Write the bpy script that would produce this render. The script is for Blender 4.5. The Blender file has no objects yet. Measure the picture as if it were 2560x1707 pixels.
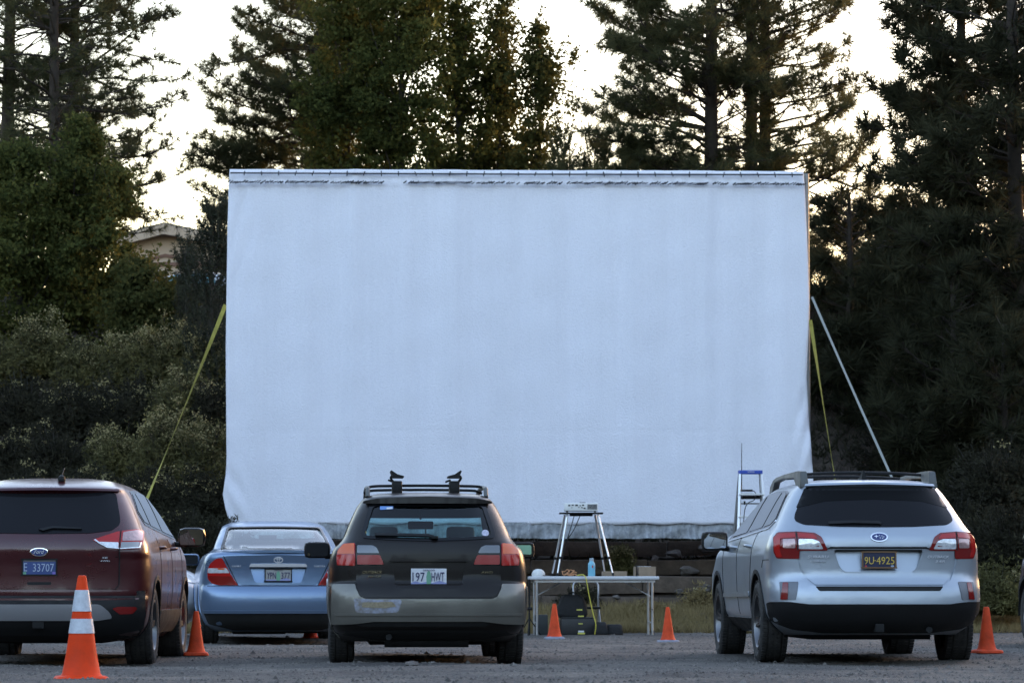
import bpy, bmesh, math, random
import numpy as np
from mathutils import Vector, Matrix, geometry
R = math.radians
random.seed(7); RNG = np.random.default_rng(11)
scene = bpy.context.scene
COL = scene.collection

# ------------------------------------------------------------------ camera
CAM_H = 0.65; FPX = 8500.0; PITCH = math.atan((1463 - 853.5) / FPX)
cam_d = bpy.data.cameras.new('camera'); cam = bpy.data.objects.new('camera', cam_d); COL.objects.link(cam)
cam.location = (0, 0, CAM_H); cam.rotation_euler = (math.pi / 2 + PITCH, 0, 0)
cam_d.sensor_width = 36; cam_d.lens = 36 * FPX / 2560; cam_d.clip_start = 0.1; cam_d.clip_end = 3000
cam_d.dof.use_dof = True; cam_d.dof.focus_distance = 30.0; cam_d.dof.aperture_fstop = 7.1
scene.camera = cam

# ------------------------------------------------------------------ sky, sun, exposure
SUN_EL, SUN_AZ = R(3.2), R(44.0)         # low beyond the trees, out of the picture to the right
world = bpy.data.worlds.new('World'); scene.world = world; world.use_nodes = True
wn = world.node_tree; wn.nodes.clear()
sky = wn.nodes.new('ShaderNodeTexSky'); sky.sky_type = 'NISHITA'; sky.sun_disc = False
sky.sun_elevation = SUN_EL; sky.sun_rotation = SUN_AZ
sky.air_density = 1.0; sky.dust_density = 1.4; sky.ozone_density = 1.7
bg = wn.nodes.new('ShaderNodeBackground'); bg.inputs['Strength'].default_value = 0.15
wo = wn.nodes.new('ShaderNodeOutputWorld')
wn.links.new(sky.outputs[0], bg.inputs[0]); wn.links.new(bg.outputs[0], wo.inputs[0])
sun_d = bpy.data.lights.new('sun', 'SUN'); sun_d.energy = 0.012; sun_d.angle = R(10); sun_d.color = (1.0, 0.82, 0.6)
sun = bpy.data.objects.new('sun', sun_d); COL.objects.link(sun)
sdir = Vector((math.sin(SUN_AZ) * math.cos(SUN_EL), math.cos(SUN_AZ) * math.cos(SUN_EL), math.sin(SUN_EL)))
sun.rotation_euler = sdir.to_track_quat('Z', 'Y').to_euler()
vs = scene.view_settings; vs.view_transform = 'Standard'; vs.look = 'None'; vs.gamma = 1.0; vs.use_curve_mapping = False
vs.exposure = 3.75
vs.use_white_balance = True; vs.white_balance_temperature = 7200; vs.white_balance_tint = 25   # the camera's white balance
scene.cycles.max_bounces = 8; scene.cycles.transparent_max_bounces = 12; scene.cycles.diffuse_bounces = 3; scene.cycles.glossy_bounces = 4
scene.cycles.caustics_reflective = False; scene.cycles.caustics_refractive = False

# ------------------------------------------------------------------ helpers
K = 2560 / 2352.0                         # my measuring frame was 2352 wide
def at(px, py, Y):
    """point at world depth Y seen at source pixel px,py (used only to measure where things stand)"""
    cx = (px - 1280) / FPX; cy = -(py - 853.5) / FPX
    dy = math.cos(PITCH) - cy * math.sin(PITCH); dz = math.sin(PITCH) + cy * math.cos(PITCH)
    t = Y / dy
    return Vector((cx * t, Y, CAM_H + dz * t))
def am(x, y, Y): return at(x * K, y * K, Y)

def tag(o, label=None, cat=None, group=None, kind=None):
    if label: o['label'] = label
    if cat: o['category'] = cat
    if group: o['group'] = group
    if kind: o['kind'] = kind
    return o
def empty(name, loc=(0, 0, 0), rz=0, label=None, cat=None, group=None):
    o = bpy.data.objects.new(name, None); COL.objects.link(o)
    o.location = loc; o.rotation_euler = (0, 0, rz); o.empty_display_size = 0.1
    return tag(o, label, cat, group)
def link(name, me, mat, parent=None, smooth=False):
    o = bpy.data.objects.new(name, me); COL.objects.link(o)
    if mat is not None and not me.materials: me.materials.append(mat)
    if parent is not None: o.parent = parent
    if smooth: me.shade_smooth()
    return o
def mesh(name, v, f, mat, parent=None, smooth=False):
    me = bpy.data.meshes.new(name); me.from_pydata([tuple(p) for p in v], [], [tuple(q) for q in f]); me.update()
    return link(name, me, mat, parent, smooth)
def bmobj(name, bm, mat, parent=None, smooth=False, sharp=None):
    me = bpy.data.meshes.new(name); bm.normal_update(); bm.to_mesh(me); bm.free()
    o = link(name, me, mat, parent, smooth)
    if smooth and sharp is not None: me.set_sharp_from_angle(angle=R(sharp))
    return o
def npmesh(name, V, nper, mat, parent=None):
    """faces of nper consecutive verts each"""
    V = np.asarray(V, dtype=np.float32).reshape(-1, 3); n = len(V); nf = n // nper
    me = bpy.data.meshes.new(name)
    me.vertices.add(n); me.vertices.foreach_set('co', V.ravel())
    me.loops.add(n); me.loops.foreach_set('vertex_index', np.arange(n, dtype=np.int32))
    me.polygons.add(nf); me.polygons.foreach_set('loop_start', np.arange(0, n, nper, dtype=np.int32))
    me.update(calc_edges=True)
    return link(name, me, mat, parent)
def bx(bm, c, s, rot=None, bevel=0):
    r = bmesh.ops.create_cube(bm, size=1.0)['verts']
    M = Matrix.Translation(c) @ (rot.to_4x4() if rot is not None else Matrix()) @ Matrix.Diagonal((s[0], s[1], s[2], 1))
    bmesh.ops.transform(bm, matrix=M, verts=r)
    if bevel:
        es = list({e for v in r for e in v.link_edges})
        bmesh.ops.bevel(bm, geom=es, offset=bevel, segments=2, affect='EDGES', profile=0.6)
def box(name, c, s, mat, parent=None, rot=None, bevel=0.0):
    bm = bmesh.new(); bx(bm, c, s, rot, bevel)
    return bmobj(name, bm, mat, parent, smooth=bevel > 0, sharp=40)
def tube_geo(bm, pts, r, seg=8, cap=True):
    pts = [Vector(p) for p in pts]; n = len(pts)
    rr = r if isinstance(r, (list, tuple)) else [r] * n
    rings = []; up = Vector((0, 0, 1))
    t0 = (pts[1] - pts[0]).normalized()
    a = t0.cross(up)
    if a.length < 1e-3: a = t0.cross(Vector((1, 0, 0)))
    a.normalize()
    for i, p in enumerate(pts):
        t = (pts[min(i + 1, n - 1)] - pts[max(i - 1, 0)]).normalized()
        a = (a - t * a.dot(t)); a.normalize(); b = t.cross(a)
        rings.append([bm.verts.new(p + (a * math.cos(k * 2 * math.pi / seg) + b * math.sin(k * 2 * math.pi / seg)) * rr[i]) for k in range(seg)])
    for i in range(n - 1):
        for k in range(seg):
            bm.faces.new((rings[i][k], rings[i][(k + 1) % seg], rings[i + 1][(k + 1) % seg], rings[i + 1][k]))
    if cap:
        bm.faces.new(rings[0][::-1]); bm.faces.new(rings[-1])
def tube(name, pts, r, mat, parent=None, seg=8):
    bm = bmesh.new(); tube_geo(bm, pts, r, seg)
    bmesh.ops.recalc_face_normals(bm, faces=bm.faces)
    return bmobj(name, bm, mat, parent, smooth=True, sharp=50)
def lathe(name, prof, mat, parent=None, seg=32, axis='Z', loc=(0, 0, 0), smooth=True, sharp=35):
    bm = bmesh.new(); rings = []
    for (r, z) in prof:
        if r < 1e-6:
            rings.append([bm.verts.new((0, 0, z))])
        else:
            rings.append([bm.verts.new((r * math.cos(2 * math.pi * k / seg), r * math.sin(2 * math.pi * k / seg), z)) for k in range(seg)])
    for a, b in zip(rings[:-1], rings[1:]):
        for k in range(seg):
            k2 = (k + 1) % seg
            if len(a) == 1 and len(b) == 1: continue
            if len(a) == 1: bm.faces.new((a[0], b[k], b[k2]))
            elif len(b) == 1: bm.faces.new((a[k], a[k2], b[0]))
            else: bm.faces.new((a[k], a[k2], b[k2], b[k]))
    if axis == 'X': bmesh.ops.rotate(bm, verts=bm.verts, cent=(0, 0, 0), matrix=Matrix.Rotation(math.pi / 2, 3, 'Y'))
    if axis == 'Y': bmesh.ops.rotate(bm, verts=bm.verts, cent=(0, 0, 0), matrix=Matrix.Rotation(-math.pi / 2, 3, 'X'))
    bmesh.ops.translate(bm, verts=bm.verts, vec=loc)
    bmesh.ops.recalc_face_normals(bm, faces=bm.faces)
    return bmobj(name, bm, mat, parent, smooth, sharp)
def smooth_path(pts, n=6):
    """Catmull-Rom through the points"""
    P = [Vector(p) for p in pts]; out = []
    for i in range(len(P) - 1):
        p0, p1, p2, p3 = P[max(i - 1, 0)], P[i], P[i + 1], P[min(i + 2, len(P) - 1)]
        for k in range(n):
            t = k / n
            out.append(0.5 * ((2 * p1) + (p2 - p0) * t + (2 * p0 - 5 * p1 + 4 * p2 - p3) * t * t + (3 * p1 - p0 - 3 * p2 + p3) * t ** 3))
    out.append(P[-1]); return out
def text(name, s, width, height, M, mat, parent=None, shear=0.0, depth=0.002, spacing=1.0):
    cu = bpy.data.curves.new(name, 'FONT'); cu.body = s; cu.size = 1; cu.shear = shear; cu.space_character = spacing
    cu.resolution_u = 2
    t = bpy.data.objects.new('tmp', cu); COL.objects.link(t)
    me = bpy.data.meshes.new_from_object(t.evaluated_get(bpy.context.evaluated_depsgraph_get()))
    bpy.data.objects.remove(t); bpy.data.curves.remove(cu)
    n = len(me.vertices); co = np.empty(n * 3, np.float32); me.vertices.foreach_get('co', co); co = co.reshape(-1, 3)
    lo, hi = co.min(0), co.max(0)
    co[:, 0] = (co[:, 0] - (lo[0] + hi[0]) / 2) * (width / max(hi[0] - lo[0], 1e-6))
    co[:, 1] = (co[:, 1] - (lo[1] + hi[1]) / 2) * (height / max(hi[1] - lo[1], 1e-6))
    me.vertices.foreach_set('co', co.ravel())
    bm = bmesh.new(); bm.from_mesh(me); bpy.data.meshes.remove(me)
    r = bmesh.ops.extrude_face_region(bm, geom=list(bm.faces))
    bmesh.ops.translate(bm, verts=[v for v in r['geom'] if isinstance(v, bmesh.types.BMVert)], vec=(0, 0, depth))
    bmesh.ops.transform(bm, matrix=M, verts=bm.verts)
    bmesh.ops.recalc_face_normals(bm, faces=bm.faces)
    return bmobj(name, bm, mat, parent)

# ------------------------------------------------------------------ materials
MATS = {}
def mat(name, col, rough=0.6, metal=0.0, coat=0.0, spec=0.5, var=0.0, vscale=8.0, bump=0.0, bscale=40.0, rvar=0.0, col2=None, coatr=0.05, dist=0.02):
    if name in MATS: return MATS[name]
    m = bpy.data.materials.new(name); m.use_nodes = True; nt = m.node_tree; p = nt.nodes['Principled BSDF']
    c = (col[0], col[1], col[2], 1)
    p.inputs['Base Color'].default_value = c; p.inputs['Roughness'].default_value = rough; p.inputs['Metallic'].default_value = metal
    p.inputs['Coat Weight'].default_value = coat; p.inputs['Coat Roughness'].default_value = coatr; p.inputs['Specular IOR Level'].default_value = spec
    tc = nt.nodes.new('ShaderNodeTexCoord')
    if var or col2 is not None or rvar:
        nz = nt.nodes.new('ShaderNodeTexNoise'); nz.inputs['Scale'].default_value = vscale; nz.inputs['Detail'].default_value = 6; nz.inputs['Roughness'].default_value = 0.65
        nt.links.new(tc.outputs['Object'], nz.inputs['Vector'])
        mr = nt.nodes.new('ShaderNodeMapRange'); mr.inputs[1].default_value = 0.3; mr.inputs[2].default_value = 0.7
        nt.links.new(nz.outputs['Fac'], mr.inputs[0])
        if var or col2 is not None:
            mx = nt.nodes.new('ShaderNodeMix'); mx.data_type = 'RGBA'
            a = tuple(x * (1 - var) for x in col); b = col2 if col2 is not None else tuple(min(1, x * (1 + var)) for x in col)
            mx.inputs[6].default_value = (*a, 1); mx.inputs[7].default_value = (*b, 1)
            nt.links.new(mr.outputs[0], mx.inputs[0]); nt.links.new(mx.outputs[2], p.inputs['Base Color'])
        if rvar:
            r2 = nt.nodes.new('ShaderNodeMapRange'); r2.inputs[1].default_value = 0.3; r2.inputs[2].default_value = 0.7
            r2.inputs[3].default_value = max(0, rough - rvar); r2.inputs[4].default_value = min(1, rough + rvar)
            nt.links.new(nz.outputs['Fac'], r2.inputs[0]); nt.links.new(r2.outputs[0], p.inputs['Roughness'])
    if bump:
        n2 = nt.nodes.new('ShaderNodeTexNoise'); n2.inputs['Scale'].default_value = bscale; n2.inputs['Detail'].default_value = 5
        nt.links.new(tc.outputs['Object'], n2.inputs['Vector'])
        b = nt.nodes.new('ShaderNodeBump'); b.inputs['Strength'].default_value = bump; b.inputs['Distance'].default_value = dist
        nt.links.new(n2.outputs['Fac'], b.inputs['Height']); nt.links.new(b.outputs[0], p.inputs['Normal'])
    MATS[name] = m; return m
def glass(name, tint, ior=1.5, rough=0.0):
    """thin sheet glass: tinted transmission plus Fresnel reflection"""
    if name in MATS: return MATS[name]
    m = bpy.data.materials.new(name); m.use_nodes = True; nt = m.node_tree; nt.nodes.clear()
    o = nt.nodes.new('ShaderNodeOutputMaterial'); t = nt.nodes.new('ShaderNodeBsdfTransparent'); t.inputs[0].default_value = (*tint, 1)
    g = nt.nodes.new('ShaderNodeBsdfGlossy'); g.inputs['Roughness'].default_value = rough; g.inputs[0].default_value = (1, 1, 1, 1)
    geo = nt.nodes.new('ShaderNodeNewGeometry'); dt = nt.nodes.new('ShaderNodeVectorMath'); dt.operation = 'DOT_PRODUCT'
    nt.links.new(geo.outputs['Normal'], dt.inputs[0]); nt.links.new(geo.outputs['Incoming'], dt.inputs[1])
    def mth(op, a, b=None):
        q = nt.nodes.new('ShaderNodeMath'); q.operation = op
        for i, v in enumerate((a, b)):
            if v is None: continue
            if isinstance(v, (int, float)): q.inputs[i].default_value = v
            else: nt.links.new(v, q.inputs[i])
        return q.outputs[0]
    r0 = ((ior - 1) / (ior + 1)) ** 2 * 1.9
    sch = mth('ADD', mth('MULTIPLY', mth('POWER', mth('SUBTRACT', 1.0, mth('ABSOLUTE', dt.outputs['Value'])), 5.0), 1 - r0), r0)
    mx = nt.nodes.new('ShaderNodeMixShader')
    nt.links.new(sch, mx.inputs[0]); nt.links.new(t.outputs[0], mx.inputs[1]); nt.links.new(g.outputs[0], mx.inputs[2]); nt.links.new(mx.outputs[0], o.inputs[0])
    MATS[name] = m; return m
def foliage(name, cols, trans=0.35, rough=0.6, nscale=0.35, rand=0.55):
    """leaf colour varies by leaf and by region of the crown"""
    m = bpy.data.materials.new(name); m.use_nodes = True; nt = m.node_tree; nt.nodes.clear()
    o = nt.nodes.new('ShaderNodeOutputMaterial'); d = nt.nodes.new('ShaderNodeBsdfDiffuse'); t = nt.nodes.new('ShaderNodeBsdfTranslucent')
    geo = nt.nodes.new('ShaderNodeNewGeometry'); tc = nt.nodes.new('ShaderNodeTexCoord')
    nz = nt.nodes.new('ShaderNodeTexNoise'); nz.inputs['Scale'].default_value = nscale; nz.inputs['Detail'].default_value = 3
    nt.links.new(tc.outputs['Object'], nz.inputs['Vector'])
    ma = nt.nodes.new('ShaderNodeMath'); ma.operation = 'MULTIPLY_ADD'; ma.inputs[1].default_value = rand
    nt.links.new(geo.outputs['Random Per Island'], ma.inputs[0])
    m2 = nt.nodes.new('ShaderNodeMapRange'); m2.inputs[1].default_value = 0.3; m2.inputs[2].default_value = 0.7; m2.inputs[3].default_value = 0; m2.inputs[4].default_value = 1 - rand
    nt.links.new(nz.outputs['Fac'], m2.inputs[0]); nt.links.new(m2.outputs[0], ma.inputs[2])
    cr = nt.nodes.new('ShaderNodeValToRGB'); el = cr.color_ramp.elements
    while len(el) < len(cols): el.new(0.5)
    for i, c in enumerate(cols):
        el[i].position = i / (len(cols) - 1); el[i].color = (*c, 1)
    nt.links.new(ma.outputs[0], cr.inputs[0])
    mx = nt.nodes.new('ShaderNodeMixShader'); mx.inputs[0].default_value = trans
    for s in (d, t): nt.links.new(cr.outputs[0], s.inputs[0])
    nt.links.new(d.outputs[0], mx.inputs[1]); nt.links.new(t.outputs[0], mx.inputs[2]); nt.links.new(mx.outputs[0], o.inputs[0])
    MATS[name] = m; return m

BLACKP = mat('black_plastic', (0.009, 0.009, 0.0095), 0.6, spec=.28, bump=0.15, bscale=300, rvar=0.15, vscale=4)
BLACKG = mat('black_gloss', (0.006, 0.006, 0.007), 0.15, spec=.3)
RUBBER = mat('tyre_rubber', (0.022, 0.021, 0.02), 0.85, var=0.3, vscale=14, col2=(0.05, 0.046, 0.042))
ALU = mat('brushed_aluminium', (0.55, 0.55, 0.56), 0.35, metal=1.0, rvar=0.1)
CHROME = mat('chrome', (0.75, 0.76, 0.78), 0.08, metal=1.0)
GREYM = mat('grey_metal', (0.25, 0.25, 0.26), 0.45, metal=0.9)
UNDER = mat('underbody', (0.010, 0.010, 0.010), 0.9, var=0.4, vscale=6)
CLOTHI = mat('seat_cloth', (0.05, 0.052, 0.055), 0.9, var=0.2, vscale=30)
WHITEP = mat('white_plastic', (0.72, 0.72, 0.70), 0.4, rvar=0.1)

# ------------------------------------------------------------------ ground
def sstep(a, b, x):
    t = np.clip((x - a) / (b - a), 0, 1); return t * t * (3 - 2 * t)
def tz(x, y):
    x = np.asarray(x, float); y = np.asarray(y, float)
    lot = 0.012 * np.sin(x * 0.9 + 1.3) * np.sin(y * 0.55) + 0.008 * np.sin(x * 2.3 + y * 1.7)
    lot = lot + 0.010 * np.sin(y * 4.3 + 1.2 * np.sin(x * .7)) * np.sin(x * .55 + y * .3) + 0.007 * np.sin(y * 7.1 + x * 1.1 + 2 * np.sin(x * .9))
    lot = lot * (y < 47)
    dip = -0.05 * np.exp(-(((x + 3.6) / 1.6) ** 2 + ((y - 30.5) / 3.2) ** 2)) - 0.035 * np.exp(-(((x + 2.7) / 1.5) ** 2 + ((y - 40.5) / 3.0) ** 2))
    z = lot + dip
    z = z + 0.30 * sstep(46.6, 49.4, y) + 1.05 * sstep(49.2, 52.4, y) + 4.9 * sstep(52.4, 66, y) - 0.12 * sstep(49.3, 49.9, y) * (1 - sstep(51.9, 52.6, y)) + 0.8 * sstep(66, 120, y)
    rough = 0.16 * np.sin(x * 0.8 + 0.4) * np.sin(y * 0.7 + x * 0.3) + 0.07 * np.sin(x * 2.1 + 2) * np.sin(y * 1.9)
    return z + rough * sstep(49, 54, y)
def tzf(x, y): return float(tz(x, y))
xs = np.unique(np.concatenate([np.linspace(-16, 16, 121), np.linspace(-60, -16, 23), np.linspace(16, 60, 23), [-900, -400, -160, 160, 400, 900]]))
ys = np.unique(np.concatenate([np.linspace(18, 47, 195), np.linspace(47, 75, 95), np.linspace(-20, 18, 20), np.linspace(75, 140, 27), [-900, -300, -80, 250, 500, 900]]))
XX, YY = np.meshgrid(xs, ys); ZZ = tz(XX, YY)
gv = np.stack([XX.ravel(), YY.ravel(), ZZ.ravel()], 1); nx_, ny_ = len(xs), len(ys)
gf = [(j * nx_ + i, j * nx_ + i + 1, (j + 1) * nx_ + i + 1, (j + 1) * nx_ + i) for j in range(ny_ - 1) for i in range(nx_ - 1)]
gm = bpy.data.materials.new('gravel_and_soil'); gm.use_nodes = True
def build_ground_mat(m):
    nt = m.node_tree; p = nt.nodes['Principled BSDF']; p.inputs['Roughness'].default_value = 0.9; p.inputs['Specular IOR Level'].default_value = 0.25
    N = nt.nodes.new; L = nt.links.new
    tc = N('ShaderNodeTexCoord'); sx = N('ShaderNodeSeparateXYZ'); L(tc.outputs['Object'], sx.inputs[0])
    def noise(sc, det=6, ro=0.6):
        n = N('ShaderNodeTexNoise'); n.inputs['Scale'].default_value = sc; n.inputs['Detail'].default_value = det; n.inputs['Roughness'].default_value = ro
        L(tc.outputs['Object'], n.inputs['Vector']); return n
    def ramp(f, stops):
        r = N('ShaderNodeValToRGB'); e = r.color_ramp.elements
        while len(e) < len(stops): e.new(0.5)
        for q, (po, c) in zip(e, stops): q.position = po; q.color = (*c, 1)
        L(f, r.inputs[0]); return r.outputs[0]
    fine = noise(38, 8, 0.75); big = noise(0.7, 7, .7); grit = N('ShaderNodeTexVoronoi'); grit.inputs['Scale'].default_value = 26; L(tc.outputs['Object'], grit.inputs['Vector'])
    grav = ramp(fine.outputs['Fac'], [(0.3, (0.055, 0.049, 0.045)), (0.5, (0.115, 0.104, 0.094)), (0.72, (0.21, 0.190, 0.172))])
    dusty = ramp(big.outputs['Fac'], [(0.36, (0.66, 0.66, 0.67)), (0.5, (.95, .94, .93)), (0.64, (1.45, 1.4, 1.32))])
    mu = N('ShaderNodeMix'); mu.data_type = 'RGBA'; mu.blend_type = 'MULTIPLY'; mu.inputs[0].default_value = 1; L(grav, mu.inputs[6]); L(dusty, mu.inputs[7])
    soiln = noise(2.6, 9, 0.7)
    soil = ramp(soiln.outputs['Fac'], [(0.32, (0.028, 0.021, 0.016)), (0.5, (0.06, 0.045, 0.034)), (0.7, (0.10, 0.08, 0.06))])
    edge = N('ShaderNodeMath'); edge.operation = 'MULTIPLY_ADD'; edge.inputs[1].default_value = 1.6; L(noise(1.1, 5).outputs['Fac'], edge.inputs[0]); L(sx.outputs['Y'], edge.inputs[2])
    mr = N('ShaderNodeMapRange'); mr.inputs[1].default_value = 47.0; mr.inputs[2].default_value = 47.7; L(edge.outputs[0], mr.inputs[0])
    mx = N('ShaderNodeMix'); mx.data_type = 'RGBA'; L(mr.outputs[0], mx.inputs[0]); L(mu.outputs[2], mx.inputs[6]); L(soil, mx.inputs[7])
    L(mx.outputs[2], p.inputs['Base Color'])
    b = N('ShaderNodeBump'); b.inputs['Strength'].default_value = 0.9; b.inputs['Distance'].default_value = 0.02; L(fine.outputs['Fac'], b.inputs['Height'])
    b2 = N('ShaderNodeBump'); b2.inputs['Strength'].default_value = 0.8; b2.inputs['Distance'].default_value = 0.02; L(grit.outputs['Distance'], b2.inputs['Height']); L(b.outputs[0], b2.inputs['Normal'])
    L(b2.outputs[0], p.inputs['Normal'])
build_ground_mat(gm)
g = mesh('ground', gv, gf, gm, smooth=True); tag(g, kind='structure')

# loose gravel on the lot (uncountable)
def pebbles():
    n = 27000
    y = 19.5 + 27.2 * RNG.random(n) ** 1.15; half = y * 0.162
    x = (RNG.random(n) * 2 - 1) * half
    s = 0.006 + 0.013 * RNG.random(n) ** 3 + 0.03 * (RNG.random(n) > 0.992) * RNG.random(n)
    z = tz(x, y)
    base = np.array([[1, 0, 0], [0, 1, 0], [-1, 0, 0], [0, -1, 0], [0, 0, 0.75], [0, 0, -0.4]])
    tri = np.array([[0, 1, 4], [1, 2, 4], [2, 3, 4], [3, 0, 4]])
    a = RNG.random(n) * 6.28; ca, sa = np.cos(a), np.sin(a)
    J = base[None] * (0.7 + 0.6 * RNG.random((n, 6, 1)))
    P = np.empty_like(J); P[..., 0] = J[..., 0] * ca[:, None] - J[..., 1] * sa[:, None]; P[..., 1] = J[..., 0] * sa[:, None] + J[..., 1] * ca[:, None]; P[..., 2] = J[..., 2]
    P = P * s[:, None, None] + np.stack([x, y, z + s * 0.1], 1)[:, None]
    return P[:, tri].reshape(-1, 3)
pm = foliage('gravel_stones', [(0.05, 0.046, 0.042), (0.10, 0.091, 0.083), (0.165, 0.150, 0.136), (0.26, 0.235, 0.212)], trans=0.0, nscale=0.5)
o = npmesh('gravel', pebbles(), 3, pm); tag(o, 'loose grey gravel scattered over the parking lot', 'gravel', kind='stuff')
# ------------------------------------------------------------------ car kit
def pchip(xk, yk):
    xk = np.array(xk, float); yk = np.array(yk, float); h = np.diff(xk); d = np.diff(yk) / h
    m = np.zeros(len(xk)); m[0] = d[0]; m[-1] = d[-1]
    for i in range(1, len(xk) - 1):
        if d[i - 1] * d[i] > 0:
            w1 = 2 * h[i] + h[i - 1]; w2 = h[i] + 2 * h[i - 1]; m[i] = (w1 + w2) / (w1 / d[i - 1] + w2 / d[i])
    def f(x):
        i = min(max(int(np.searchsorted(xk, x)) - 1, 0), len(xk) - 2); t = min(max((x - xk[i]) / h[i], 0), 1)
        return (yk[i] * (1 + 2 * t) * (1 - t) ** 2 + m[i] * h[i] * t * (1 - t) ** 2 + yk[i + 1] * t * t * (3 - 2 * t) + m[i + 1] * h[i] * t * t * (t - 1))
    return f
def inside(p, poly):
    x, y = p; c = False; n = len(poly); j = n - 1
    for i in range(n):
        xi, yi = poly[i]; xj, yj = poly[j]
        if (yi > y) != (yj > y) and x < (xj - xi) * (y - yi) / (yj - yi) + xi: c = not c
        j = i
    return c
def rnd(poly, r, seg=4):
    out = []; n = len(poly)
    for i in range(n):
        p0, p1, p2 = Vector(poly[i - 1]), Vector(poly[i]), Vector(poly[(i + 1) % n])
        a = p0 - p1; b = p2 - p1; q = min(r, a.length * 0.45, b.length * 0.45)
        s = p1 + a.normalized() * q; e = p1 + b.normalized() * q
        for k in range(seg + 1):
            t = k / seg; out.append(tuple((1 - t) ** 2 * s + 2 * t * (1 - t) * p1 + t * t * e))
    return out
def mir(poly): return [(-x, z) for x, z in poly][::-1]
def strip(path, w):
    P = [Vector(p) for p in path]; a, b = [], []
    for i, p in enumerate(P):
        t = (P[min(i + 1, len(P) - 1)] - P[max(i - 1, 0)]).normalized(); n = Vector((-t.y, t.x)) * w / 2
        a.append(tuple(p + n)); b.append(tuple(p - n))
    return a + b[::-1]
def ellipse(cx, cz, rx, rz, n=24): return [(cx + rx * math.cos(2 * math.pi * k / n), cz + rz * math.sin(2 * math.pi * k / n)) for k in range(n)]
def resample(poly, step):
    out = []
    for i in range(len(poly)):
        a = Vector(poly[i]); b = Vector(poly[(i + 1) % len(poly)]); n = max(1, int(math.ceil((b - a).length / step)))
        for k in range(n): out.append(a.lerp(b, k / n))
    return out

class Body:
    def __init__(s, rows, n=3.0, nf=2.6):
        s.rows = rows; z = [r[0] for r in rows]; s.z0, s.z1 = z[0], z[-1]; s.n, s.nf = n, nf
        s.fw, s.fyr, s.fD, s.fyf, s.fDf = (pchip(z, [r[k] for r in rows]) for k in (1, 2, 3, 4, 5))
    def rear_y(s, x, z):
        a = min(abs(x) / s.fw(z), 0.9995)
        return s.fyr(z) + s.fD(z) * (1 - (1 - a ** s.n) ** (1 / s.n))
    def side_x(s, y, z):
        w, yr, D, yf, Df = s.fw(z), s.fyr(z), s.fD(z), s.fyf(z), s.fDf(z)
        if y < yr + D: return w * max(1 - max(0, min(1, 1 - (y - yr) / D)) ** s.n, 0) ** (1 / s.n)
        if y > yf - Df: return w * max(1 - max(0, min(1, 1 - (yf - y) / Df)) ** s.nf, 0) ** (1 / s.nf)
        return w
    def slice(s, z):
        w, yr, D, yf, Df = s.fw(z), s.fyr(z), s.fD(z), s.fyf(z), s.fDf(z); h = []
        A = 22
        for k in range(A + 1):
            th = math.pi / 2 * k / A; h.append((w * math.sin(th) ** (2 / s.n), yr + D * (1 - math.cos(th) ** (2 / s.n))))
        y0, y1 = yr + D, yf - Df; M = 22
        for k in range(1, M): h.append((w, y0 + (y1 - y0) * k / M))
        for k in range(A, -1, -1):
            th = math.pi / 2 * k / A; h.append((w * math.sin(th) ** (2 / s.nf), yf - Df * (1 - math.cos(th) ** (2 / s.nf))))
        return [(x, y, z) for x, y in h] + [(-x, y, z) for x, y in h[-2:0:-1]]
    def shell(s):
        zs = []
        for a, b in zip(s.rows[:-1], s.rows[1:]):
            n = max(1, int(math.ceil((b[0] - a[0]) / 0.022)))
            zs += [a[0] + (b[0] - a[0]) * k / n for k in range(n)]
        zs.append(s.z1)
        bm = bmesh.new(); rings = [[bm.verts.new(p) for p in s.slice(z)] for z in zs]; m = len(rings[0])
        for a, b in zip(rings[:-1], rings[1:]):
            for k in range(m):
                bm.faces.new((a[k], a[(k + 1) % m], b[(k + 1) % m], b[k]))
        bm.faces.new(rings[0][::-1]); bm.faces.new(rings[-1])
        return bm
    def rmap(s, x, z): return Vector((x, s.rear_y(x, z), z))
    def fmap(s, x, z):
        a = min(abs(x) / s.fw(z), 0.9995)
        return Vector((x, s.fyf(z) - s.fDf(z) * (1 - (1 - a ** s.nf) ** (1 / s.nf)), z))
    def smap(s, sg):
        return lambda y, z: Vector((sg * s.side_x(y, z), y, z))

def cut(bm, poly, proj, keep):
    """cut a window or arch opening: split faces along the outline, drop those inside; proj(v)->2d, keep(face centre)->bool"""
    xs_ = [p[0] for p in poly]; zs_ = [p[1] for p in poly]; lo = (min(xs_) - .05, min(zs_) - .05); hi = (max(xs_) + .05, max(zs_) + .05)
    ex, ez = proj(Vector((1, 10, 100))), None
    for i in range(len(poly)):
        a = Vector(poly[i]); b = Vector(poly[(i + 1) % len(poly)]); d = b - a
        if d.length < 1e-6: continue
        fs = []
        for f in bm.faces:
            c = f.calc_center_median()
            if not keep(c): continue
            q = proj(c)
            if lo[0] < q[0] < hi[0] and lo[1] < q[1] < hi[1]: fs.append(f)
        if not fs: continue
        if ex[0] in (1,): co = Vector((a.x, 0, a.y)); no = Vector((-d.y, 0, d.x))
        else: co = Vector((0, a.x, a.y)); no = Vector((0, -d.y, d.x))
        ed = {e for f in fs for e in f.edges}; ve = {v for f in fs for v in f.verts}
        bmesh.ops.bisect_plane(bm, geom=list(fs) + list(ed) + list(ve), dist=1e-5, plane_co=co, plane_no=no)
    dl = [f for f in bm.faces if keep(f.calc_center_median()) and inside(proj(f.calc_center_median()), poly)]
    bmesh.ops.delete(bm, geom=dl, context='FACES')

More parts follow.
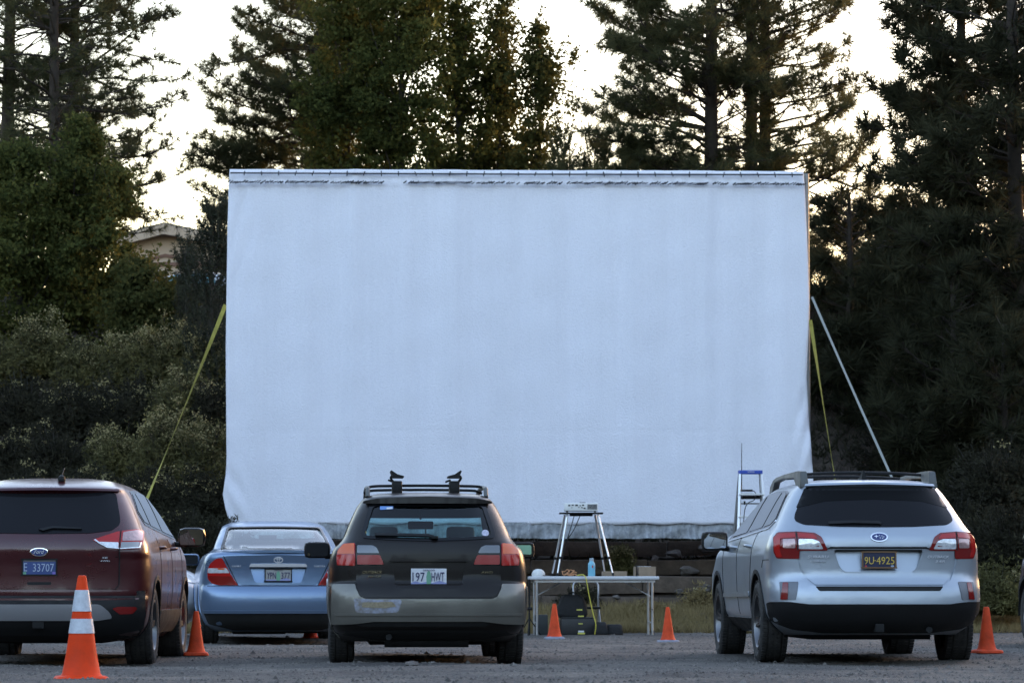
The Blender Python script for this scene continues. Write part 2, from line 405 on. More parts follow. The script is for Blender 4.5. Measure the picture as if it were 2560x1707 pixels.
def patch(name, poly, mp, mat_, parent, off=0.004, thick=0.01, step=0.04, holes=(), flip=False):
    """a panel that follows the body: outline in 2d, laid on the surface mp, proud by off"""
    loops = [resample(poly, step)] + [resample(h, step) for h in holes]
    V = []; E = []
    for lp in loops:
        b = len(V); V += [Vector((p[0], p[1])) for p in lp]; E += [(b + i, b + (i + 1) % len(lp)) for i in range(len(lp))]
    xs_ = [v.x for v in V]; zs_ = [v.y for v in V]
    nx = int((max(xs_) - min(xs_)) / step); nz = int((max(zs_) - min(zs_)) / step)
    B = np.array([(v.x, v.y) for v in V])
    for i in range(1, nx + 1):
        for j in range(1, nz + 1):
            q = (min(xs_) + i * step, min(zs_) + j * step)
            if inside(q, poly) and not any(inside(q, h) for h in holes) and ((B - q) ** 2).sum(1).min() > (step * 0.45) ** 2: V.append(Vector(q))
    vo, eo, fo = geometry.delaunay_2d_cdt(V, E, [], 0, 1e-6)[:3]
    tri = []
    for f in fo:
        c = sum((vo[i] for i in f), Vector((0, 0))) / len(f)
        if inside(c, poly) and not any(inside(c, h) for h in holes): tri.append(tuple(f))
    P = []; Nn = []; e = 0.002
    ref = None
    for v in vo:
        p = mp(v.x, v.y); n = (mp(v.x + e, v.y) - mp(v.x - e, v.y)).cross(mp(v.x, v.y + e) - mp(v.x, v.y - e))
        n = n.normalized() if n.length > 1e-12 else Vector((0, -1, 0)); P.append(p); Nn.append(n if not flip else -n)
    bm = bmesh.new(); top = [bm.verts.new(p + n * off) for p, n in zip(P, Nn)]
    cnt = {}
    for f in tri:
        for k in range(3):
            q = (f[k], f[(k + 1) % 3]); cnt[q] = 1
        try: bm.faces.new([top[i] for i in (f if not flip else f[::-1])])
        except ValueError: pass
    low = {}
    for (a, b) in cnt:
        if (b, a) in cnt: continue
        for i in (a, b):
            if i not in low: low[i] = bm.verts.new(P[i] + Nn[i] * (off - thick))
        try: bm.faces.new((top[b], top[a], low[a], low[b]))
        except ValueError: pass
    for v in [v for v in bm.verts if not v.link_faces]: bm.verts.remove(v)
    bmesh.ops.recalc_face_normals(bm, faces=bm.faces)
    return bmobj(name, bm, mat_, parent, smooth=True, sharp=38)

TYRES = {}
def tyre_mesh(Rr, w, rim):
    key = (Rr, w, rim)
    if key in TYRES: return TYRES[key]
    h = w / 2; pr = [(rim - 0.01, -h + .03), (rim + .008, -h + .012), (rim + .03, -h + .002), ((rim + Rr) / 2, -h - .006), (Rr - .028, -h + .002), (Rr - .010, -h + .016), (Rr - .002, -h + .03)]
    g = [(-h + .052), (-.022), (.022), (h - .052)]
    for c in g: pr += [(Rr, c - .006), (Rr - .009, c - .005), (Rr - .009, c + .005), (Rr, c + .006)]
    pr += [(r, -x) for r, x in pr[6::-1]]
    o = lathe('tyre', pr, RUBBER, None, 56, 'X', sharp=32); me = o.data; bpy.data.objects.remove(o)
    # shoulder tread blocks
    bm = bmesh.new(); bm.from_mesh(me)
    for k in range(64):
        a = 2 * math.pi * k / 64
        for sg in (-1, 1):
            Mr = Matrix.Rotation(a, 3, 'X')
            bx(bm, Mr @ Vector((sg * (h - .026), 0, Rr - .001)), (.040, Rr * 0.066, .008), Mr)
            bx(bm, Mr @ Vector((sg * (h - .082), 0.012, Rr - .0005)), (.036, Rr * 0.07, .005), Mr)
    bm.to_mesh(me); bm.free(); me.shade_smooth(); me.set_sharp_from_angle(angle=R(32))
    TYRES[key] = me; return me
def rim_mesh(rim, w, n, style):
    key = ('rim', rim, w, n, style)
    if key in TYRES: return TYRES[key]
    h = w / 2; bm = bmesh.new()
    def ring(prof, seg=48):
        rs = [[bm.verts.new((x, r * math.cos(2 * math.pi * k / seg), r * math.sin(2 * math.pi * k / seg))) for k in range(seg)] for r, x in prof]
        for a, b in zip(rs[:-1], rs[1:]):
            for k in range(seg): bm.faces.new((a[k], a[(k + 1) % seg], b[(k + 1) % seg], b[k]))
    ring([(rim + .004, h - .012), (rim + .004, h - .004), (rim - .012, h - .004), (rim - .02, h - .02), (rim - .03, h - .09), (rim - .04, -h + .02)])
    ring([(0.001, h - .030), (.035, h - .030), (.045, h - .036), (.075, h - .05), (.075, h - .09)], 24)
    ring([(rim - .03, h - .115), (0.02, h - .115)], 24)
    for k in range(n):
        a0 = 2 * math.pi * k / n
        for da in ((-0.16, 0.16) if style == 'twin' else (0,)):
            a = a0 + da; wd = .022 if style == 'twin' else .05
            r0 = Vector((h - .045, .05 * math.cos(a0), .05 * math.sin(a0))); r1 = Vector((h - .018, (rim - .014) * math.cos(a), (rim - .014) * math.sin(a)))
            t = (r1 - r0).normalized(); sd = t.cross(Vector((1, 0, 0))).normalized(); dn = Vector((1, 0, 0)) * .02
            q = [bm.verts.new(p + sd * s_ * ww / 2 + d) for p, ww in ((r0, wd * 1.1), (r1, wd)) for s_ in (-1, 1) for d in (dn * 0, -dn)]
            for f in ((0, 4, 6, 2), (1, 3, 7, 5), (0, 1, 5, 4), (2, 6, 7, 3)): bm.faces.new([q[i] for i in f])
    bmesh.ops.recalc_face_normals(bm, faces=bm.faces)
    me = bpy.data.meshes.new('rim'); bm.to_mesh(me); bm.free(); me.shade_smooth(); me.set_sharp_from_angle(angle=R(35))
    TYRES[key] = me; return me
RIMM = mat('alloy_rim', (0.15, 0.15, 0.155), 0.35, metal=1.0, rvar=0.1)
RIMD = mat('rim_barrel', (0.06, 0.06, 0.06), 0.5, metal=0.6)
def add_wheels(car, axles, ht, Rr, w, rim, n=5, style='twin'):
    tm = tyre_mesh(Rr, w, rim); rm = rim_mesh(rim, w, n, style)
    for y in axles:
        for sg in (-1, 1):
            wl = empty('wheel', (sg * ht, y, Rr)); wl.parent = car; wl.rotation_euler = (0.4 * y + sg, 0, 0 if sg > 0 else math.pi)
            t = link('tyre', tm, RUBBER, wl); r = link('rim', rm, RIMM, wl)
def plate(car, B, z0, z1, hw, face, chars, chm, frame, yo, deco=(), char_w=None):
    """licence plate thing on the rear; deco = [(poly, material)]"""
    zc = (z0 + z1) / 2; y = B.rear_y(0, zc) - yo
    p = box('license_plate', (0, y, zc), (2 * hw, .008, z1 - z0), face, car)
    if frame is not None:
        bm = bmesh.new(); t = .012
        for c, s in (((0, y - .004, z1), (2 * hw + 2 * t, .012, t)), ((0, y - .004, z0), (2 * hw + 2 * t, .012, t)), ((-hw, y - .0045, zc), (t, .012, z1 - z0)), ((hw, y - .0045, zc), (t, .012, z1 - z0))): bx(bm, c, s)
        bmobj('plate_frame', bm, frame, p)
    fl = lambda x, z: Vector((x, y - .004, z))
    for i, (nm, poly, m_) in enumerate(deco): patch(nm, [(a, zc + b) for a, b in poly], fl, m_, p, off=.0015 + .0006 * i, thick=.002, step=.05)
    for s, cx, cz, cw, ch in chars:
        text('plate_characters', s, cw, ch, Matrix.Translation((cx, y - .0075, zc + cz)) @ Matrix.Rotation(math.pi / 2, 4, 'X'), chm, p, depth=.002)
    return p
def badge(car, B, s, x, z, w, h, m_, shear=0.0, name='model_badge', depth=.004):
    y = B.rear_y(x, z) - .016; e = .02
    ang = math.atan2(B.rear_y(x + e, z) - B.rear_y(x - e, z), 2 * e)
    return text(name, s, w, h, Matrix.Translation((x, y, z)) @ Matrix.Rotation(ang, 4, 'Z') @ Matrix.Rotation(math.pi / 2, 4, 'X'), m_, car, shear=shear, depth=depth)
def car_mirror(car, c, s, sg, body_m, glass_m, arm_to):
    bm = bmesh.new(); bx(bm, (0, 0, 0), s, bevel=min(s) * 0.46)
    for v in bm.verts:
        if v.co.y > 0: v.co.x *= 0.82; v.co.z *= 0.82
    bmesh.ops.translate(bm, verts=bm.verts, vec=c)
    h = bmobj('door_mirror', bm, body_m, car, smooth=True, sharp=60)
    fl = lambda x, z: Vector((x, c[1] - s[1] / 2, z))
    patch('mirror_glass', rnd([(c[0] - s[0] * .42, c[2] - s[2] * .40), (c[0] + s[0] * .42, c[2] - s[2] * .40), (c[0] + s[0] * .42, c[2] + s[2] * .40), (c[0] - s[0] * .42, c[2] + s[2] * .40)], .03), fl, glass_m, h, off=.003, thick=.006, step=.1)
    tube('mirror_arm', [(c[0] - sg * s[0] * .3, c[1] + .02, c[2] - s[2] * .38), arm_to], .025, BLACKP, h)
    return h
TINT = mat('privacy_glass', (0.012, 0.012, 0.014), 0.04, spec=0.12)
TINTS = mat('side_glass', (0.02, 0.022, 0.025), 0.05, spec=0.5)
MIRR = mat('mirror_silver', (0.55, 0.57, 0.6), 0.02, metal=1.0)
REDL = mat('red_lens', (0.42, 0.010, 0.008), 0.16, coat=.25)
REDD = mat('dark_red_lens', (0.20, 0.008, 0.007), 0.14, coat=.4)
AMBL = mat('amber_lens', (0.68, 0.10, 0.015), 0.18, coat=.25)
CLRL = mat('clear_lens', (0.68, 0.69, 0.71), 0.12, coat=1.0, metal=0.35, var=0.3, vscale=30)
SMKL = mat('smoked_lens', (0.10, 0.11, 0.125), 0.15, coat=1.0)
GAP = mat('panel_gap', (0.004, 0.004, 0.004), 0.8)
PLW = mat('plate_white', (0.62, 0.63, 0.66), 0.4, var=0.08, vscale=60)
PLB = mat('plate_blue', (0.035, 0.07, 0.21), 0.4)
PLD = mat('plate_navy', (0.02, 0.025, 0.06), 0.4)
PLT = mat('plate_tan', (0.3, 0.3, 0.29), 0.4)
CHD = mat('plate_ink', (0.02, 0.02, 0.08), 0.5); CHW = mat('plate_ink_pale', (0.35, 0.42, 0.55), 0.5); CHY = mat('plate_ink_gold', (0.62, 0.42, 0.08), 0.5)
GRN = mat('plate_tree_green', (0.12, 0.33, 0.22), 0.5); MTN = mat('plate_mountain_blue', (0.25, 0.28, 0.5), 0.5)
STKR = mat('sticker_blue', (0.12, 0.28, 0.6), 0.4); STKW = mat('sticker_white', (0.7, 0.7, 0.72), 0.4); REDP = mat('plate_red', (0.5, 0.05, 0.05), 0.5); PURP = mat('plate_purple', (0.2, 0.14, 0.45), 0.5)
GREENR = mat('painted_reflection_green', (0.30, 0.55, 0.36), 0.3)  # colour of the reflection painted on the right door mirror
BADGE = mat('badge_bright', (0.72, 0.73, 0.76), 0.3, metal=0.35)
GOLDB = mat('gold_badge', (0.5, 0.42, 0.25), 0.25, metal=0.8); EMB = mat('emblem_blue', (0.02, 0.04, 0.16), 0.35)

def arches(bm, axles, Rr, pad, tilt=0):
    for y in axles:
        ci = [(y + (Rr + pad) * math.cos(2 * math.pi * k / 28), Rr + .01 + (Rr + pad) * math.sin(2 * math.pi * k / 28)) for k in range(28)]
        for sg in (-1, 1): cut(bm, ci, lambda v: (v.y, v.z), lambda c, sg=sg: c.x * sg > 0.42)
def arch_parts(car, B, axles, Rr, pad, lip, lipm, wi=0.45):
    for y in axles:
        for sg in (-1, 1):
            r0, r1 = Rr + pad - .004, Rr + pad + lip; th = [R(a) for a in range(-14, 195, 8)]
            ring = [(y + r1 * math.cos(t), Rr + .01 + r1 * math.sin(t)) for t in th] + [(y + r0 * math.cos(t), Rr + .01 + r0 * math.sin(t)) for t in th[::-1]]
            patch('wheel_arch_trim', ring, B.smap(sg), lipm, car, off=.010, thick=.03, step=.05, flip=sg < 0)
            bm = bmesh.new(); rs = []
            for x in (wi, B.side_x(y, 0.6) - .006):
                rs.append([bm.verts.new((sg * x, y + (Rr + pad + .004) * math.cos(R(a)), Rr + .01 + (Rr + pad + .004) * math.sin(R(a)))) for a in range(-4, 185, 9)])
            for k in range(len(rs[0]) - 1): bm.faces.new((rs[0][k], rs[0][k + 1], rs[1][k + 1], rs[1][k]))
            bm.faces.new(rs[0])
            bmobj('wheel_well', bm, UNDER, car)
def flat_box(car, B, y0, y1, z0, z1, hw):
    box('underbody', (0, (y0 + y1) / 2, (z0 + z1) / 2), (2 * hw, y1 - y0, z1 - z0), UNDER, car)
def liner(bm, car):
    b2 = bm.copy(); b2.normal_update()
    mv = {v: v.co - v.normal * 0.03 for v in b2.verts}
    for v, c in mv.items(): v.co = c
    bmesh.ops.reverse_faces(b2, faces=b2.faces)
    bmobj('interior_lining', b2, mat('interior_lining', (0.035, 0.036, 0.038), 0.9), car, smooth=True)
def seat(car, x, y, z, w, hz, name='seat', headrest=True, m_=None):
    m_ = m_ or CLOTHI
    s = box(name, (x, y, z), (w, .14, hz), m_, car, rot=Matrix.Rotation(R(-8), 3, 'X'), bevel=.05)
    if headrest: box('headrest', (x, y - .06, z + hz / 2 + .055), (w * .50, .09, .15), mat('headrest_cloth', (0.10, 0.095, 0.09), .9), s, bevel=.04)
    return s
def star4(cx, cz, r, q=0.28):
    out = []
    for k in range(8):
        rr = r if k % 2 == 0 else r * q; a = math.pi / 4 * k; out.append((cx + rr * math.cos(a) * (1.25 if k % 4 == 0 else 1), cz + rr * math.sin(a)))
    return out

# ------------------------------------------------------------------ silver wagon (right)
def silver_wagon():
    Rr = .345; AX = (0.98, 3.725)
    car = empty('parked_wagon', (3.03, 28.02, tzf(3.0, 29)), R(3.4), 'silver wagon with dark privacy glass and grey roof rails, parked right of the ladder', 'car', 'cars parked facing the screen')
    P = mat('silver_paint', (0.345, 0.385, 0.43), 0.38, metal=0.65, coat=0.5, coatr=.08, rvar=0.05, vscale=3, bump=0.02, bscale=900)
    rows = [(.24, .72, .30, .30, 4.5, .4), (.32, .81, .10, .40, 4.7, .5), (.42, .873, .03, .45, 4.78, .6), (.50, .885, .0, .47, 4.8, .7), (.58, .893, .010, .48, 4.8, .7), (.62, .896, .022, .48, 4.8, .7), (.66, .897, .045, .48, 4.78, .7),
            (.70, .898, .072, .48, 4.75, .7), (.74, .899, .086, .48, 4.75, .7), (.80, .900, .088, .48, 4.7, .8), (.90, .899, .090, .47, 4.6, .9), (.945, .894, .085, .46, 4.5, .9), (.975, .887, .078, .46, 4.35, .9), (1.08, .848, .11, .46, 3.95, .7), (1.13, .813, .145, .46, 3.62, .6),
            (1.2, .774, .20, .46, 3.4, .5), (1.3, .720, .28, .45, 3.1, .5), (1.4, .662, .36, .43, 2.78, .5), (1.46, .617, .40, .42, 2.55, .5), (1.492, .575, .405, .40, 2.45, .5), (1.508, .545, .45, .38, 2.35, .5), (1.526, .48, .55, .35, 2.2, .5), (1.538, .38, .70, .3, 2.0, .4), (1.545, .2, 1.0, .2, 1.75, .2)]
    B = Body(rows, 3.0, 2.6); bm = B.shell(); arches(bm, AX, Rr, .055)
    rec = rnd([(-.375, .945), (.375, .945), (.325, .80), (.285, .762), (-.285, .762), (-.325, .80)], .03)
    cut(bm, [(x * .99, z) for x, z in rec], lambda v: (v.x, v.z), lambda c: c.y < .6)
    bmobj('body', bm, P, car, smooth=True, sharp=50)
    arch_parts(car, B, AX, Rr, .055, .032, BLACKP); add_wheels(car, AX, .785, Rr, .225, .232, 5, 'twin')
    flat_box(car, B, .5, 4.2, .2, .34, .5)
    rm = B.rmap
    # hatch glass with dark top band under the spoiler
    gl = rnd([(-.665, 1.185), (-.60, 1.150), (-.30, 1.133), (0, 1.129), (.30, 1.133), (.60, 1.150), (.665, 1.185), (.655, 1.235), (.545, 1.45), (.50, 1.472), (-.50, 1.472), (-.545, 1.45), (-.655, 1.235)], .03)
    w = patch('rear_window', gl, rm, TINT, car, off=.004, thick=.012, step=.05)
    patch('window_shade_band', rnd([(-.635, 1.29), (-.40, 1.345), (0, 1.36), (.40, 1.345), (.635, 1.29), (.548, 1.455), (.50, 1.476), (-.50, 1.476), (-.548, 1.455)], .012), rm, mat('shade_black', (0.004, 0.004, 0.004), .25, spec=.1), w, off=.006, thick=.006, step=.05)
    wp = patch('wiper', rnd(strip([(-.40, 1.155), (-.2, 1.163), (.02, 1.158), (.03, 1.145)], .022), .005), rm, BLACKP, w, off=.022, thick=.02)
    # spoiler lip
    patch('roof_spoiler', rnd([(-.55, 1.478), (0, 1.490), (.55, 1.478), (.54, 1.496), (0, 1.508), (-.54, 1.496)], .006), lambda x, z: Vector((x, .37 + .18 * (abs(x) / .6) ** 2.5 + (z - 1.478) * 0.8, z)), P, car, off=.004, thick=.05, step=.05)
    # tailgate panels
    tg_up = rnd([(-.645, 1.165), (-.58, 1.137), (-.3, 1.120), (0, 1.116), (.3, 1.120), (.58, 1.137), (.645, 1.165), (.635, 1.085), (.50, 1.07), (.43, .962), (-.43, .962), (-.50, 1.07), (-.635, 1.085)], .01)
    patch('tailgate_upper_panel', tg_up, rm, P, car, off=.006, thick=.016, step=.05)
    tg_lo = rnd([(-.64, .935), (-.43, .935), (-.385, .952), (.385, .952), (.43, .935), (.64, .935), (.625, .80), (.585, .70), (.53, .652), (-.53, .652), (-.585, .70), (-.625, .80)], .012)
    patch('tailgate_lower_panel', tg_lo, rm, P, car, off=.008, thick=.02, step=.045, holes=[rec])
    # recess: leans back toward the sky
    patch('plate_recess', rnd([(-.378, .948), (.378, .948), (.328, .80), (.288, .759), (-.288, .759), (-.328, .80)], .03), lambda x, z: B.rmap(x, z) + Vector((0, .001 + .062 * (z - .76) / .19, 0)), P, car, off=.0, thick=.004, step=.045)
    patch('tailgate_handle_painted_shadow', rnd([(-.41, .953), (.41, .953), (.44, .943), (.40, .968), (-.40, .968), (-.44, .943)], .008), rm, GAP, car, off=.0075, thick=.01)  # near-black strip painting the shade under the handle
    # bumper
    bp = rnd([(-.835, .868), (-.66, .866), (-.645, .80), (-.60, .69), (-.545, .642), (.545, .642), (.60, .69), (.645, .80), (.66, .866), (.835, .868), (.865, .70), (.872, .515), (.74, .515), (.58, .497), (-.58, .497), (-.74, .515), (-.872, .515), (-.865, .70)], .012)
    holes = []
    for sg in (-1, 1): holes.append(rnd([(sg * .655, .672), (sg * .80, .672), (sg * .81, .525), (sg * .675, .525)][::1 if sg > 0 else -1], .01))
    patch('rear_bumper', bp, rm, P, car, off=.012, thick=.025, step=.045, holes=[rnd([(-.53, .637), (.53, .637), (.50, .60), (-.50, .60)], .012)])
    patch('bumper_step_pad', rnd([(-.53, .640), (.53, .640), (.50, .603), (-.50, .603)], .012), rm, BLACKP, car, off=.008, thick=.012)
    for sg in (-1, 1):
        f = patch('reflector_pocket', rnd([(sg * .66, .672), (sg * .80, .672), (sg * .80, .53), (sg * .685, .53)][::1 if sg > 0 else -1], .008), rm, mat('reflector_pocket_silver', (0.14, 0.15, 0.165), 0.45, metal=0.3), car, off=.017, thick=.008)
        patch('reflector', rnd([(sg * .735, .666), (sg * .775, .666), (sg * .795, .533), (sg * .745, .533)][::1 if sg > 0 else -1], .008), rm, REDD, f, off=.022, thick=.008)
    low = rnd([(-.885, .512), (-.72, .512), (-.58, .492), (.58, .492), (.72, .512), (.885, .512), (.86, .36), (.70, .30), (.45, .27), (-.45, .27), (-.70, .30), (-.86, .36)], .02)
    patch('lower_bumper_cladding', low, rm, BLACKP, car, off=.016, thick=.03, step=.05)
    tube('exhaust_pipe', [(.42, .30, .29), (.42, .09, .285)], .026, UNDER, car, 12)
    box('hitch_bar', (0.05, .18, .315), (.9, .05, .05), UNDER, car, bevel=.01)
    box('hitch_receiver', (0.0, .10, .30), (.07, .12, .07), UNDER, car, bevel=.008)
    # lamps
    for sg in (-1, 1):
        q = (lambda L: L) if sg > 0 else mir
        fr = patch('tail_light', rnd(q([(.42, .938), (.468, 1.045), (.52, 1.078), (.66, 1.088), (.80, 1.083), (.835, 1.04), (.838, .93), (.815, .872), (.648, .868), (.645, .938)]), .012), rm, REDD, car, off=.014, thick=.02, step=.035)
        patch('red_lens', rnd(q([(.50, 1.030), (.53, 1.066), (.652, 1.076), (.652, 1.040), (.53, 1.028)]), .008), rm, REDL, fr, off=.0175, thick=.006)
        patch('red_lens', rnd(q([(.672, 1.075), (.79, 1.072), (.828, 1.035), (.83, .94), (.81, .885), (.775, .884), (.792, .95), (.785, 1.03), (.672, 1.04)]), .008), rm, REDL, fr, off=.0175, thick=.006)
        patch('clear_lens', rnd(q([(.455, .952), (.49, 1.008), (.54, 1.026), (.650, 1.026), (.650, .952)]), .012), rm, CLRL, fr, off=.0175, thick=.006)
        patch('indicator_lens', rnd(q([(.676, 1.026), (.768, 1.026), (.768, .96), (.676, .96)]), .01), rm, mat('rosy_clear_lens', (0.40, 0.25, 0.24), 0.15, coat=1, metal=0.3, var=0.25, vscale=40), fr, off=.0175, thick=.006)
        patch('lamp_gap', strip(q([(.663, 1.086), (.659, .94)]), .007), rm, GAP, fr, off=.0185, thick=.006)
        # rear corner seam and side details
        for nm, pl in (('panel_gap', strip([(.36, .862), (.55, .862), (.62, .80)], .006)),): patch(nm, pl, B.smap(sg), GAP, car, off=.003, thick=.004, flip=sg < 0)
        patch('panel_gap', strip([(1.30, 1.10), (1.33, .90), (1.45, .60), (1.52, .40)], .008), B.smap(sg), GAP, car, off=.003, thick=.004, flip=sg < 0)
        patch('panel_gap', strip([(2.30, 1.10), (2.32, .80), (2.30, .40)], .008), B.smap(sg), GAP, car, off=.003, thick=.004, flip=sg < 0)
        patch('panel_gap', strip([(3.30, 1.02), (3.33, .80), (3.28, .45)], .008), B.smap(sg), GAP, car, off=.003, thick=.004, flip=sg < 0)
        patch('sill_cladding', rnd([(1.42, .375), (3.28, .375), (3.28, .27), (1.42, .27)], .02), B.smap(sg), BLACKP, car, off=.014, thick=.03, step=.08, flip=sg < 0)
        patch('door_moulding', rnd([(1.46, .60), (3.25, .58), (3.25, .545), (1.46, .555)], .01), B.smap(sg), P, car, off=.016, thick=.02, step=.08, flip=sg < 0)
        for yy in (1.42, 2.42): 
            h = B.side_x(yy + .1, .98)
            tube('door_handle', [(sg * (h - .01), yy, .985), (sg * (h + .035), yy + .03, .99), (sg * (h + .035), yy + .17, .995), (sg * (h - .01), yy + .20, .99)], .014, P, car)
        # side glass
        dlo = rnd([(.60, 1.20), (.78, 1.14), (2.0, 1.095), (3.18, 1.06), (3.05, 1.14), (2.30, 1.435), (1.7, 1.465), (1.0, 1.455), (.80, 1.43)], .03)
        tr = patch('side_window_trim', dlo, B.smap(sg), BLACKG, car, off=.004, thick=.01, step=.06, flip=sg < 0)
        for pn in ([(.66, 1.21), (.80, 1.16), (1.20, 1.145), (1.17, 1.43), (.98, 1.435), (.84, 1.41)], [(1.26, 1.143), (2.05, 1.115), (2.03, 1.44), (1.7, 1.447), (1.24, 1.44)], [(2.14, 1.112), (3.0, 1.085), (2.95, 1.14), (2.30, 1.41), (2.12, 1.43)]):
            patch('side_window', rnd(pn, .02), B.smap(sg), TINTS, tr, off=.008, thick=.006, step=.06, flip=sg < 0)
        patch('window_chrome_strip', strip([(.60, 1.19), (.78, 1.13), (2.0, 1.085), (3.18, 1.05)], .014), B.smap(sg), CHROME, tr, off=.008, thick=.01, flip=sg < 0)
        # roof rail: sweeping beam with rear foot
        x = sg * .545
        rail = bmesh.new()
        def rr_(y, z0, z1, hw=.028): return [Vector((x - hw, y, z0)), Vector((x + hw, y, z0)), Vector((x + hw * .7, y, z1)), Vector((x - hw * .7, y, z1))]
        secs = [rr_(.56, 1.465, 1.54, .04), rr_(.60, 1.465, 1.605, .04), rr_(.80, 1.475, 1.615, .036), rr_(.98, 1.56, 1.615, .032), rr_(1.7, 1.575, 1.612), rr_(2.2, 1.555, 1.60), rr_(2.35, 1.47, 1.585), rr_(2.55, 1.44, 1.53)]
        vv = [[rail.verts.new(p) for p in s_] for s_ in secs]
        for a, b in zip(vv[:-1], vv[1:]):
            for k in range(4): rail.faces.new((a[k], a[(k + 1) % 4], b[(k + 1) % 4], b[k]))
        rail.faces.new(vv[0][::-1]); rail.faces.new(vv[-1])
        bmesh.ops.recalc_face_normals(rail, faces=rail.faces); bmesh.ops.bevel(rail, geom=list(rail.edges), offset=.006, segments=2, affect='EDGES')
        ro = bmobj('roof_rail', rail, mat('rail_grey', (0.085, 0.088, 0.085), 0.45, rvar=0.1), car, smooth=True, sharp=45)
        patch('rail_foot_inset', rnd([(x - .018, 1.505), (x + .018, 1.505), (x + .015, 1.58), (x - .015, 1.58)], .006), lambda a, z: Vector((a, .585 + (z - 1.505) * .35, z)), BLACKP, ro, off=.012, thick=.008)
        cx_ = sg * (B.side_x(3.0, 1.0) + .14)
        car_mirror(car, (cx_, 2.95, 1.05), (.24, .10, .17), sg, BLACKP if sg > 0 else BLACKP, MIRR, (sg * (B.side_x(2.9, 1.0) - .01), 2.95, .98))
    for yy in (.98, 2.05):
        tube('roof_crossbar', smooth_path([(-.55, yy, 1.585), (-.3, yy, 1.602), (0, yy, 1.606), (.3, yy, 1.602), (.55, yy, 1.585)], 4), .013, BLACKP, car)
    mesh('roof_fin', [(-.025, .80, 1.525), (.025, .80, 1.525), (.025, .99, 1.54), (-.025, .99, 1.54), (-.008, .81, 1.622), (.008, .81, 1.622), (0, .93, 1.57)], [(0, 1, 5, 4), (1, 2, 6, 5), (2, 3, 6), (3, 0, 4, 6), (4, 5, 6)], BLACKP, car)
    # emblem and badges
    em = patch('emblem', ellipse(0.005, 1.043, .073, .037), rm, CHROME, car, off=.016, thick=.012, step=.03)
    patch('emblem_field', ellipse(0.005, 1.043, .062, .028), rm, EMB, em, off=.019, thick=.004, step=.03)
    for cx, cz, r in ((-.020, 1.046, .017), (.008, 1.052, .007), (.028, 1.050, .007), (.042, 1.042, .007), (.012, 1.034, .007), (.032, 1.032, .007)): patch('emblem_star', star4(cx, cz, r), rm, CHROME, em, off=.021, thick=.004, step=.05)
    badge(car, B, 'SUBARU', -.50, .885, .17, .022, BADGE, .1); badge(car, B, 'ALL-WHEEL DRIVE', -.505, .848, .13, .014, BADGE, .1)
    badge(car, B, 'OUTBACK', .50, .885, .19, .022, BADGE, .2); badge(car, B, '3.6R', .515, .848, .085, .02, BADGE, .2)
    FR = mat('rusty_frame', (0.16, 0.08, 0.035), 0.5)
    plate(car, B, .795, .925, .138, PLD, [('9U', -.083, -.006, .078, .062, ), ('4925', .052, -.006, .150, .062), ('-', -.034, -.006, .014, .006)], CHY, FR, .022, deco=[('plate_sticker', ellipse(-.11, -.052, .010, .008, 10), REDP), ('plate_sticker', ellipse(.11, -.052, .014, .008, 10), CHW)])
    return car
silver_wagon()

